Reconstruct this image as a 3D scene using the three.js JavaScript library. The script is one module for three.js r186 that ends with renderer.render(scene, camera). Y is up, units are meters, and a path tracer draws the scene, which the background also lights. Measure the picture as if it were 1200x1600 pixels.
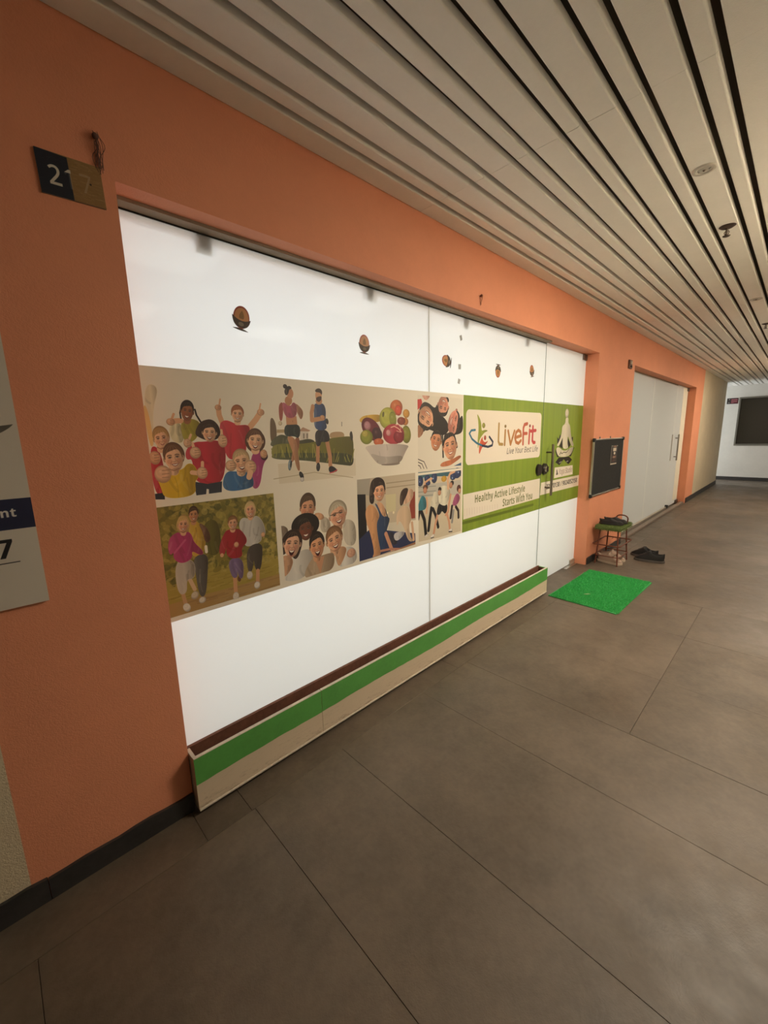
import * as THREE from 'three';
import { mergeGeometries } from 'three/addons/utils/BufferGeometryUtils.js';
import { RoundedBoxGeometry } from 'three/addons/geometries/RoundedBoxGeometry.js';
import { RectAreaLightUniformsLib } from 'three/addons/lights/RectAreaLightUniformsLib.js';

// ---------------------------------------------------------------- camera, sky, lights, exposure
const scene = new THREE.Scene();
const renderer = new THREE.WebGLRenderer({ antialias: true });
renderer.toneMapping = THREE.LinearToneMapping;
renderer.toneMappingExposure = 1.03;
renderer.shadowMap.enabled = true;
RectAreaLightUniformsLib.init();

const CAM = { f: 634.475, yaw: 45.835, pitch: 10.513, roll: -1.383, x: 1.603, y: 1.5, z: 0 };
const camera = new THREE.PerspectiveCamera(2 * Math.atan(800 / CAM.f) * 180 / Math.PI, 1200 / 1600, 0.02, 60);
{
  const R = Math.PI / 180, y = CAM.yaw * R, p = CAM.pitch * R, r = CAM.roll * R;
  const fwd = new THREE.Vector3(-Math.sin(y) * Math.cos(p), -Math.sin(p), -Math.cos(y) * Math.cos(p));
  const right = new THREE.Vector3().crossVectors(fwd, new THREE.Vector3(0, 1, 0)).normalize();
  const up = new THREE.Vector3().crossVectors(right, fwd);
  const R2 = right.clone().multiplyScalar(Math.cos(r)).addScaledVector(up, Math.sin(r));
  const U2 = right.clone().multiplyScalar(-Math.sin(r)).addScaledVector(up, Math.cos(r));
  camera.matrixAutoUpdate = true;
  camera.quaternion.setFromRotationMatrix(new THREE.Matrix4().makeBasis(R2, U2, fwd.clone().negate()));
  camera.position.set(CAM.x, CAM.y, CAM.z);
}
scene.background = new THREE.Color(0.75, 0.85, 1.0);     // daylight outside the far side passage

function areaLight(name, color, intensity, w, h, pos, look) {
  const l = new THREE.RectAreaLight(color, intensity, w, h);
  l.name = name; l.position.set(...pos); l.lookAt(...look); scene.add(l); return l;
}
const STUDIO = 13.5, SHOP2 = 3.8, BATTEN = 160, DAY = 20;
// lamps on the studio ceiling behind the frosted glass
const studioLamps = [[-1.3, -1.0], [-1.3, -2.5], [-1.3, -4.0], [-2.7, -1.0], [-2.7, -2.5], [-2.7, -4.0]];
const lampColor = (z) => z > -1.5 ? new THREE.Color(0.93, 0.97, 1.12) : z > -3 ? new THREE.Color(1, 0.96, 0.95) : new THREE.Color(1, 0.99, 0.9);   // panels of different batches
studioLamps.forEach(([x, z]) => areaLight('studio_panel_light', lampColor(z), STUDIO, 0.58, 0.58, [x, 2.645, z], [x, 0, z]));
const shopLamps = [[-1.6, -7.0], [-1.6, -9.2]];
shopLamps.forEach(([x, z]) => areaLight('shop_panel_light', new THREE.Color(0.95, 1, 0.93), SHOP2 * 2, 0.58, 0.58, [x, 2.645, z], [x, 0, z]));
// warm light troughs recessed in the corridor ceiling, right of the frame
const battens = [-3.2, -6.8, -10.4], BX = 1.776;
battens.forEach((z) => areaLight('batten_light', new THREE.Color(1, 0.87, 0.69), BATTEN * (z > -4 ? 1.15 : z > -8 ? 0.55 : 0.9), 0.11, 1.16, [BX, 2.6885, z], [BX, 0, z]));
// daylight from the passage that turns left at the far end
areaLight('passage_daylight', new THREE.Color(0.86, 0.93, 1), DAY, 1.2, 2.2, [-3.9, 1.3, -15], [0, 1.3, -15]);

// ---------------------------------------------------------------- helpers
let seed = 7;
const rnd = () => { seed = (seed * 1664525 + 1013904223) >>> 0; return seed / 4294967296; };
const rr = (a, b) => a + (b - a) * rnd();
const used = {};
const numbered = (n) => { const k = used[n] = (used[n] ?? -1) + 1; return k ? n + '_' + String(k).padStart(3, '0') : n; };
function mesh(name, geometry, material, parent) {
  const m = new THREE.Mesh(geometry, material); m.name = name; m.castShadow = m.receiveShadow = true; parent.add(m); return m;
}
function thing(name, label, category, pos = [0, 0, 0], group) {
  const o = new THREE.Group(); o.name = numbered(name); o.position.set(...pos); o.userData = { label, category };
  if (group) o.userData.group = group;
  scene.add(o); return o;
}
function struct(name) { const o = new THREE.Group(); o.name = name; o.userData = { kind: 'structure' }; scene.add(o); return o; }
function box(x0, x1, y0, y1, z0, z1) {
  const g = new THREE.BoxGeometry(Math.abs(x1 - x0), Math.abs(y1 - y0), Math.abs(z1 - z0)); g.translate((x0 + x1) / 2, (y0 + y1) / 2, (z0 + z1) / 2); return worldUV(g);
}
function rbox(x0, x1, y0, y1, z0, z1, r = 0.004) {
  const g = new RoundedBoxGeometry(Math.abs(x1 - x0), Math.abs(y1 - y0), Math.abs(z1 - z0), 2, r); g.translate((x0 + x1) / 2, (y0 + y1) / 2, (z0 + z1) / 2); return worldUV(g);
}
function worldUV(g) {   // uv in metres, by the way each face points
  const p = g.attributes.position, n = g.attributes.normal, uv = new Float32Array(p.count * 2);
  for (let i = 0; i < p.count; i++) {
    const ax = Math.abs(n.getX(i)), ay = Math.abs(n.getY(i)), az = Math.abs(n.getZ(i));
    const [u, v] = ay >= ax && ay >= az ? [p.getX(i), p.getZ(i)] : ax >= az ? [p.getZ(i), p.getY(i)] : [p.getX(i), p.getY(i)];
    uv[2 * i] = u; uv[2 * i + 1] = v;
  }
  g.setAttribute('uv', new THREE.BufferAttribute(uv, 2)); return g;
}
const V = (x, y, z) => new THREE.Vector3(x, y, z);
function tube(points, r, closed = false, seg = 24, sides = 8) {
  return new THREE.TubeGeometry(new THREE.CatmullRomCurve3(points, closed, 'centripetal'), seg, r, sides, closed);
}
function rod(a, b, r, sides = 10) {
  const d = b.clone().sub(a), g = new THREE.CylinderGeometry(r, r, d.length(), sides);
  g.applyQuaternion(new THREE.Quaternion().setFromUnitVectors(V(0, 1, 0), d.clone().normalize())); g.translate((a.x + b.x) / 2, (a.y + b.y) / 2, (a.z + b.z) / 2); return g;
}
// tileable value noise, several octaves
function noiseField(size, octaves, sd) {
  let s = sd; const r = () => { s = (s * 1664525 + 1013904223) >>> 0; return s / 4294967296; };
  const out = new Float32Array(size * size); let total = 0;
  for (const [cells, amp] of octaves) {
    const grid = Array.from({ length: cells * cells }, r); total += amp;
    for (let y = 0; y < size; y++) for (let x = 0; x < size; x++) {
      const fx = x / size * cells, fy = y / size * cells, ix = Math.floor(fx), iy = Math.floor(fy);
      let a = fx - ix, b = fy - iy; a = a * a * (3 - 2 * a); b = b * b * (3 - 2 * b);
      const g = (i, j) => grid[((iy + j) % cells) * cells + (ix + i) % cells];
      out[y * size + x] += amp * ((g(0, 0) * (1 - a) + g(1, 0) * a) * (1 - b) + (g(0, 1) * (1 - a) + g(1, 1) * a) * b);
    }
  }
  return out.map((v) => v / total);
}
function dataTex(size, pixel, color = true) {
  const d = new Uint8Array(size * size * 4);
  for (let i = 0; i < size * size; i++) { const c = pixel(i); d[i * 4] = c[0]; d[i * 4 + 1] = c[1]; d[i * 4 + 2] = c[2]; d[i * 4 + 3] = 255; }
  const t = new THREE.DataTexture(d, size, size); t.wrapS = t.wrapT = THREE.RepeatWrapping; t.magFilter = THREE.LinearFilter; t.minFilter = THREE.LinearMipmapLinearFilter;
  if (color) t.colorSpace = THREE.SRGBColorSpace; t.needsUpdate = true; return t;
}
const clamp = (v) => Math.max(0, Math.min(255, v));
const toS = (v) => 255 * (v <= 0.0031308 ? v * 12.92 : 1.055 * Math.pow(v, 1 / 2.4) - 0.055);
// a paint or stone: linear base colour, mottled by noise
function mottled(base, amount, octaves, sd, size = 512, tint = [1, 1, 1]) {
  const f = noiseField(size, octaves, sd);
  return dataTex(size, (i) => { const k = 1 + amount * (f[i] - 0.5) * 2; return base.map((b, c) => clamp(toS(b * (1 + (k - 1) * tint[c])))); });
}
function grainTex(octaves, sd, size = 512) { const f = noiseField(size, octaves, sd); return dataTex(size, (i) => { const v = clamp(f[i] * 255); return [v, v, v]; }, false); }
const rep = (t, metres) => { const c = t.clone(); c.repeat.set(1 / metres, 1 / metres); c.needsUpdate = true; return c; };
const std = (o) => new THREE.MeshStandardMaterial(o);
const rgb = (r, g, b) => new THREE.Color().setRGB(r, g, b);
function canvasTex(w, h, draw) {
  const c = document.createElement('canvas'); c.width = w; c.height = h; const g = c.getContext('2d'); draw(g, w, h);
  const t = new THREE.CanvasTexture(c); t.colorSpace = THREE.SRGBColorSpace; t.anisotropy = 8; return t;
}
// a thin board facing the corridor (+x) with print on its face; z0 is its left end as one looks at the wall
function printBoard(x, thick, y0, y1, z0, z1, front, edge) {
  const g = new THREE.BoxGeometry(thick, y1 - y0, Math.abs(z1 - z0)); g.translate(x + thick / 2, (y0 + y1) / 2, (z0 + z1) / 2);
  return [g, [front, edge, edge, edge, edge, edge]];
}

// ---------------------------------------------------------------- materials
const fine = grainTex([[64, 1], [128, 1], [256, 0.8]], 11);
const M = {};
M.orange = std({ map: rep(mottled([0.75, 0.3, 0.165], 0.07, [[3, 1], [9, 0.8], [40, 0.5], [160, 0.4]], 3), 1.7), roughness: 0.72, bumpMap: rep(fine, 0.35), bumpScale: 0.0006 });
M.cream = std({ map: rep(mottled([0.62, 0.53, 0.37], 0.12, [[3, 1], [10, 0.9], [50, 0.6], [160, 0.4]], 5), 1.9), roughness: 0.75, bumpMap: rep(fine, 0.35), bumpScale: 0.0015 });
M.white = std({ map: rep(mottled([0.72, 0.70, 0.65], 0.07, [[3, 1], [12, 0.8], [60, 0.5]], 8), 2.1), roughness: 0.8 });
M.tan = std({ map: rep(mottled([0.62, 0.57, 0.49], 0.1, [[3, 1], [12, 0.8], [60, 0.5]], 10), 2.1), roughness: 0.8 });
M.grey = std({ map: rep(mottled([0.34, 0.28, 0.21], 0.12, [[6, 1], [30, 0.8], [120, 0.5]], 9), 0.8), roughness: 0.85 });
M.plank = std({ map: rep(mottled([0.88, 0.86, 0.8], 0.04, [[4, 1], [20, 0.7], [120, 0.6]], 12), 1.3), roughness: 0.6, bumpMap: rep(fine, 0.2), bumpScale: 0.0004 });
M.void = std({ color: rgb(0.13, 0.105, 0.08), roughness: 1 });
const stoneTex = mottled([0.122, 0.094, 0.067], 0.55, [[4, 1], [9, 0.9], [22, 0.7], [70, 0.5], [200, 0.5]], 21, 1024, [1, 1, 1.02]);
const stoneRough = dataTex(512, (() => { const f = noiseField(512, [[4, 1], [10, 0.8], [40, 0.5]], 23); return (i) => { const v = clamp(255 * (0.34 + 0.36 * f[i])); return [v, v, v]; }; })(), false);
M.stone = std({ map: rep(stoneTex, 2.3), roughnessMap: rep(stoneRough, 1.9), roughness: 1, bumpMap: rep(fine, 0.4), bumpScale: 0.0006 });
M.skirting = std({ map: rep(mottled([0.035, 0.033, 0.032], 0.4, [[8, 1], [40, 0.8], [160, 0.5]], 25), 0.9), roughness: 0.5 });
M.steel = std({ color: rgb(0.62, 0.6, 0.56), metalness: 1, roughness: 0.28 });
M.brushed = std({ color: rgb(0.34, 0.31, 0.27), metalness: 1, roughness: 0.3 });
M.darkSteel = std({ color: rgb(0.16, 0.13, 0.11), metalness: 0.8, roughness: 0.42 });
M.blackMetal = std({ color: rgb(0.03, 0.025, 0.024), metalness: 0.4, roughness: 0.35 });
M.black = std({ color: rgb(0.012, 0.012, 0.013), roughness: 0.6 });
M.rubber = std({ color: rgb(0.02, 0.02, 0.02), roughness: 0.8 });
M.alu = std({ color: rgb(0.52, 0.46, 0.39), metalness: 0.7, roughness: 0.42 });
M.frost = new THREE.MeshPhysicalMaterial({ color: rgb(0.88, 0.89, 0.88), transmission: 0.8, thickness: 0, roughness: 0.97, ior: 1.45 });
M.clear = new THREE.MeshPhysicalMaterial({ color: rgb(0.95, 0.98, 0.96), transmission: 1, thickness: 0, roughness: 0.0, ior: 1.5 });
M.edge = std({ color: rgb(0.05, 0.11, 0.09), roughness: 0.25 });
M.silicone = std({ color: rgb(0.55, 0.55, 0.5), roughness: 0.5 });
M.lampGlow = std({ color: rgb(0.9, 0.9, 0.88), emissive: rgb(1, 0.97, 0.9), emissiveIntensity: 1.0, roughness: 0.6 });
M.warmLamp = std({ color: rgb(0.85, 0.82, 0.75), emissive: rgb(1, 0.86, 0.66), emissiveIntensity: 2.0, roughness: 0.6 });
M.whitePaint = std({ color: rgb(0.72, 0.71, 0.67), roughness: 0.45 });

// ---------------------------------------------------------------- measures
const CEIL = 2.692, HEAD = 2.306, GX = -0.135, W = 2.06, ZE = -15.66, ZB = 4.0;
const Z0 = -0.418, ZJ1 = -2.113, ZJ2 = -3.779, Z1 = -4.745;      // first shopfront
const Q0 = -6.02, QJ1 = -7.6, QJ2 = -9.24, Q1 = -10.176;         // second shopfront
const ZC = -14.33, ZCR0 = 0.09, ZCR1 = -10.95, TOP = 2.95, WT = -0.25;

// ---------------------------------------------------------------- setting: walls
{
  // painted sections of the wall, with the two shopfront openings left free
  [['cream_section', 0, ZB, ZCR0, M.cream], ['orange_section', 0, ZCR0, Z0, M.orange], ['orange_section', HEAD, Z0, Z1, M.orange], ['orange_section', 0, Z1, Q0, M.orange], ['orange_section', HEAD, Q0, Q1, M.orange], ['orange_section', 0, Q1, ZCR1, M.orange], ['cream_section', 0, ZCR1, ZC, M.cream]]
    .forEach(([n, y, a, b, m]) => mesh(n, box(WT, 0, y, TOP, a, b), m, struct(numbered('wall_left'))));
  const t = struct('trim_1');   // bare plaster strip and rubber gasket over the fixed panes
  mesh('plaster_strip', box(GX - 0.02, GX + 0.056, HEAD - 0.012, HEAD + 0.01, Z0, ZJ2), M.grey, t);
  mesh('gasket', box(GX - 0.006, GX + 0.006, HEAD - 0.019, HEAD - 0.012, Z0, ZJ2), M.rubber, t);
  const r = struct('wall_right');
  mesh('painted_masonry', box(W, W + 0.2, 0, TOP, ZB, ZE - 0.2), M.tan, r);
  const e = struct('wall_end');
  mesh('painted_masonry', mergeGeometries([box(-4.2, W + 0.2, 0, 1.0, ZE, ZE - 0.2), box(-4.2, W + 0.2, 2.36, TOP, ZE, ZE - 0.2), box(-4.2, 0.16, 1.0, 2.36, ZE, ZE - 0.2), box(1.8, W + 0.2, 1.0, 2.36, ZE, ZE - 0.2)]), M.white, e);
  const b = struct('wall_back');
  mesh('painted_masonry', box(WT, W + 0.2, 0, TOP, ZB, ZB + 0.2), M.white, b);
  const p = struct('wall_passage');   // far side of the shops, along the passage that turns left; the passage is open to the day at its end
  mesh('painted_masonry', mergeGeometries([box(-4.2, WT, 0, TOP, ZC + 0.2, ZC)]), M.white, p);
  mesh('soffit', box(-4.2, 0, CEIL, CEIL + 0.05, ZC, ZE), M.white, p);
  const s = struct('wall_studio');    // rooms behind the frosted glass
  for (const [a, c] of [[-0.2, -5.25], [-5.45, -10.8]]) {
    mesh('room_shell', mergeGeometries([box(-4.2, -4.0, 0, 2.75, a + 0.1, c - 0.1), box(-4.0, WT, 0, 2.75, a + 0.1, a), box(-4.0, WT, 0, 2.75, c, c - 0.1), box(-4.2, WT, 2.7, 2.75, a + 0.1, c - 0.1)]), M.white, s);
  }
}
// dark window in the end wall
{
  const o = struct('window_5');
  mesh('pane', box(0.2, 1.76, 1.05, 2.32, ZE - 0.04, ZE - 0.05), std({ color: rgb(0.035, 0.033, 0.025), roughness: 0.25 }), o);
  for (const [x0, x1, y0, y1] of [[0.16, 1.8, 1.0, 1.05], [0.16, 1.8, 2.32, 2.36], [0.16, 0.2, 1.05, 2.32], [1.76, 1.8, 1.05, 2.32]]) mesh('frame_bar', rbox(x0, x1, y0, y1, ZE + 0.015, ZE - 0.06), std({ color: rgb(0.16, 0.15, 0.12), roughness: 0.5 }), o);
}
// skirtings
{
  const b = struct('baseboard_left');
  const jag = (z0, z1, h, x = 0.012) => { // stone skirting with a ragged painted top edge
    const n = Math.max(2, Math.round(Math.abs(z1 - z0) / 0.05)), sh = new THREE.Shape(); sh.moveTo(0, 0);
    sh.lineTo(Math.abs(z1 - z0), 0);
    for (let i = n; i >= 0; i--) sh.lineTo(Math.abs(z1 - z0) * i / n, h + rr(-0.004, 0.004));
    const g = new THREE.ExtrudeGeometry(sh, { depth: x, bevelEnabled: false }); g.rotateY(Math.PI / 2); g.translate(0, 0, z0); return worldUV(g);
  };
  for (const [a, c, h] of [[ZB, 0.05, 0.085], [0.048, Z0 + 0.002, 0.08], [Z1 - 0.03, Q0 + 0.02, 0.075], [Q1 - 0.1, -12.2, 0.1], [-12.202, ZC, 0.1]]) mesh('skirting_board', jag(a, c, h), M.skirting, b);
  const e = struct('baseboard_end'); mesh('skirting_board', box(-4, W, 0, 0.1, ZE, ZE + 0.015), M.skirting, e);
  const r = struct('baseboard_right'); mesh('skirting_board', box(W - 0.012, W, 0, 0.1, ZB, ZE + 0.015), M.skirting, r);
}
// ---------------------------------------------------------------- setting: floor of stone slabs
{
  const f = struct('floor');
  mesh('bedding', box(-4.2, W + 0.2, -0.08, -0.006, ZB + 0.2, ZE - 0.2), M.void, f);
  const slab = (x0, x1, z0, z1) => {
    const c = 0.0009, y0 = -0.006, P = [], q = (a, b, d, e) => P.push(...a, ...b, ...d, ...a, ...d, ...e);
    const hy = rr(-0.0003, 0.0003), T = [[x0 + c, hy, z0 - c], [x1 - c, hy, z0 - c], [x1 - c, hy, z1 + c], [x0 + c, hy, z1 + c]];
    const m = hy - 0.0009, S = [[x0, m, z0], [x1, m, z0], [x1, m, z1], [x0, m, z1]], B = S.map(([x, , z]) => [x, y0, z]);
    q(T[0], T[1], T[2], T[3]);
    for (let i = 0; i < 4; i++) { const j = (i + 1) % 4; q(S[i], S[j], T[j], T[i]); q(B[i], B[j], S[j], S[i]); }
    const g = new THREE.BufferGeometry(); g.setAttribute('position', new THREE.Float32BufferAttribute(P, 3)); g.computeVertexNormals();
    const p = g.attributes.position, uv = []; for (let i = 0; i < p.count; i++) uv.push(p.getX(i) + x0 * 0.7, p.getZ(i) + p.getY(i));
    g.setAttribute('uv', new THREE.Float32BufferAttribute(uv, 2)); return g;
  };
  const rows = [ZB, 3.6, 2.9, 2.2, 1.5, 0.8, 0.1, -0.594, -1.05, -1.66, -2.12, -2.75, -3.48, -4.2, -4.9, -5.6, -6.3, -7.0, -7.7, -8.4, -9.1, -9.8, -10.5, -11.2, -11.9, -12.6, -13.3, -14.0, -14.7, -15.4, ZE];
  const g = 0.0006;
  for (let i = 0; i + 1 < rows.length; i++)
    for (const [a, b] of rows[i] < -2.0 && rows[i] > -3.5 ? [[0.184, 1.152], [1.152, W]] : [[0.184, W]]) mesh('floor_slab', slab(a + g, b - g, rows[i] - g, rows[i + 1] + g), M.stone, f);
  const border = [ZB, 2.6, 1.2, -0.4, -0.58, -2.02, -3.4, -4.76, -6.2, -7.6, -9.0, -10.4, -11.8, -13.1, ZC];
  for (let i = 0; i + 1 < border.length; i++) mesh('floor_slab', slab(-0.3 + g, 0.184 - g, border[i] - g, border[i + 1] + g), M.stone, f);
  for (const [a, b] of [[-4.1, -2.8], [-2.8, -1.4], [-1.4, 0.184]]) mesh('floor_slab', slab(a + g, b - g, ZC - g, ZE + g), M.stone, f);
  mesh('room_floor', box(-4.2, -0.3, -0.006, 0.0, 0, ZC + 0.1), M.white, f);
}
// ---------------------------------------------------------------- setting: ceiling of long planks with open gaps
{
  const c = struct('ceiling');
  mesh('soffit_slab', box(-4.2, W + 0.2, TOP, TOP + 0.1, ZB + 0.2, ZE - 0.2), M.void, c);
  const prof = (w, r, len) => {
    const h = 0.03, s = new THREE.Shape(); s.moveTo(0, h); s.lineTo(0, r); s.absarc(r, r, r, Math.PI, 1.5 * Math.PI, false); s.lineTo(w - r, 0); s.absarc(w - r, r, r, 1.5 * Math.PI, 2 * Math.PI, false); s.lineTo(w, h); s.lineTo(0, h);
    return worldUV(new THREE.ExtrudeGeometry(s, { depth: len, bevelEnabled: false, curveSegments: 4 }));
  };
  const joints = [ZB, 1.78, -1.88, -5.54, -9.2, -12.86, ZE];
  const add = (x, w, r) => {
    for (let i = 0; i + 1 < joints.length; i++) {
      const len = joints[i] - joints[i + 1] - 0.0016, m = mesh('ceiling_plank', geo(w, r, len), M.plank, c);
      m.position.set(x, CEIL + rr(-0.0006, 0.0006), joints[i + 1] + 0.0008);
    }
  };
  const cache = {}, geo = (w, r, len) => cache[[w, r, len.toFixed(3)]] ??= prof(w, r, len);
  add(0.001, 0.102, 0.005);
  for (let k = 0; 0.2145 + 0.2155 * k + 0.105 < W; k++) add(0.2145 + 0.2155 * k, 0.105, 0.006);
  for (let k = 0; 0.1305 + 0.2155 * k + 0.057 < W; k++) add(0.1305 + 0.2155 * k, 0.057, 0.009);
}
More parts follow.
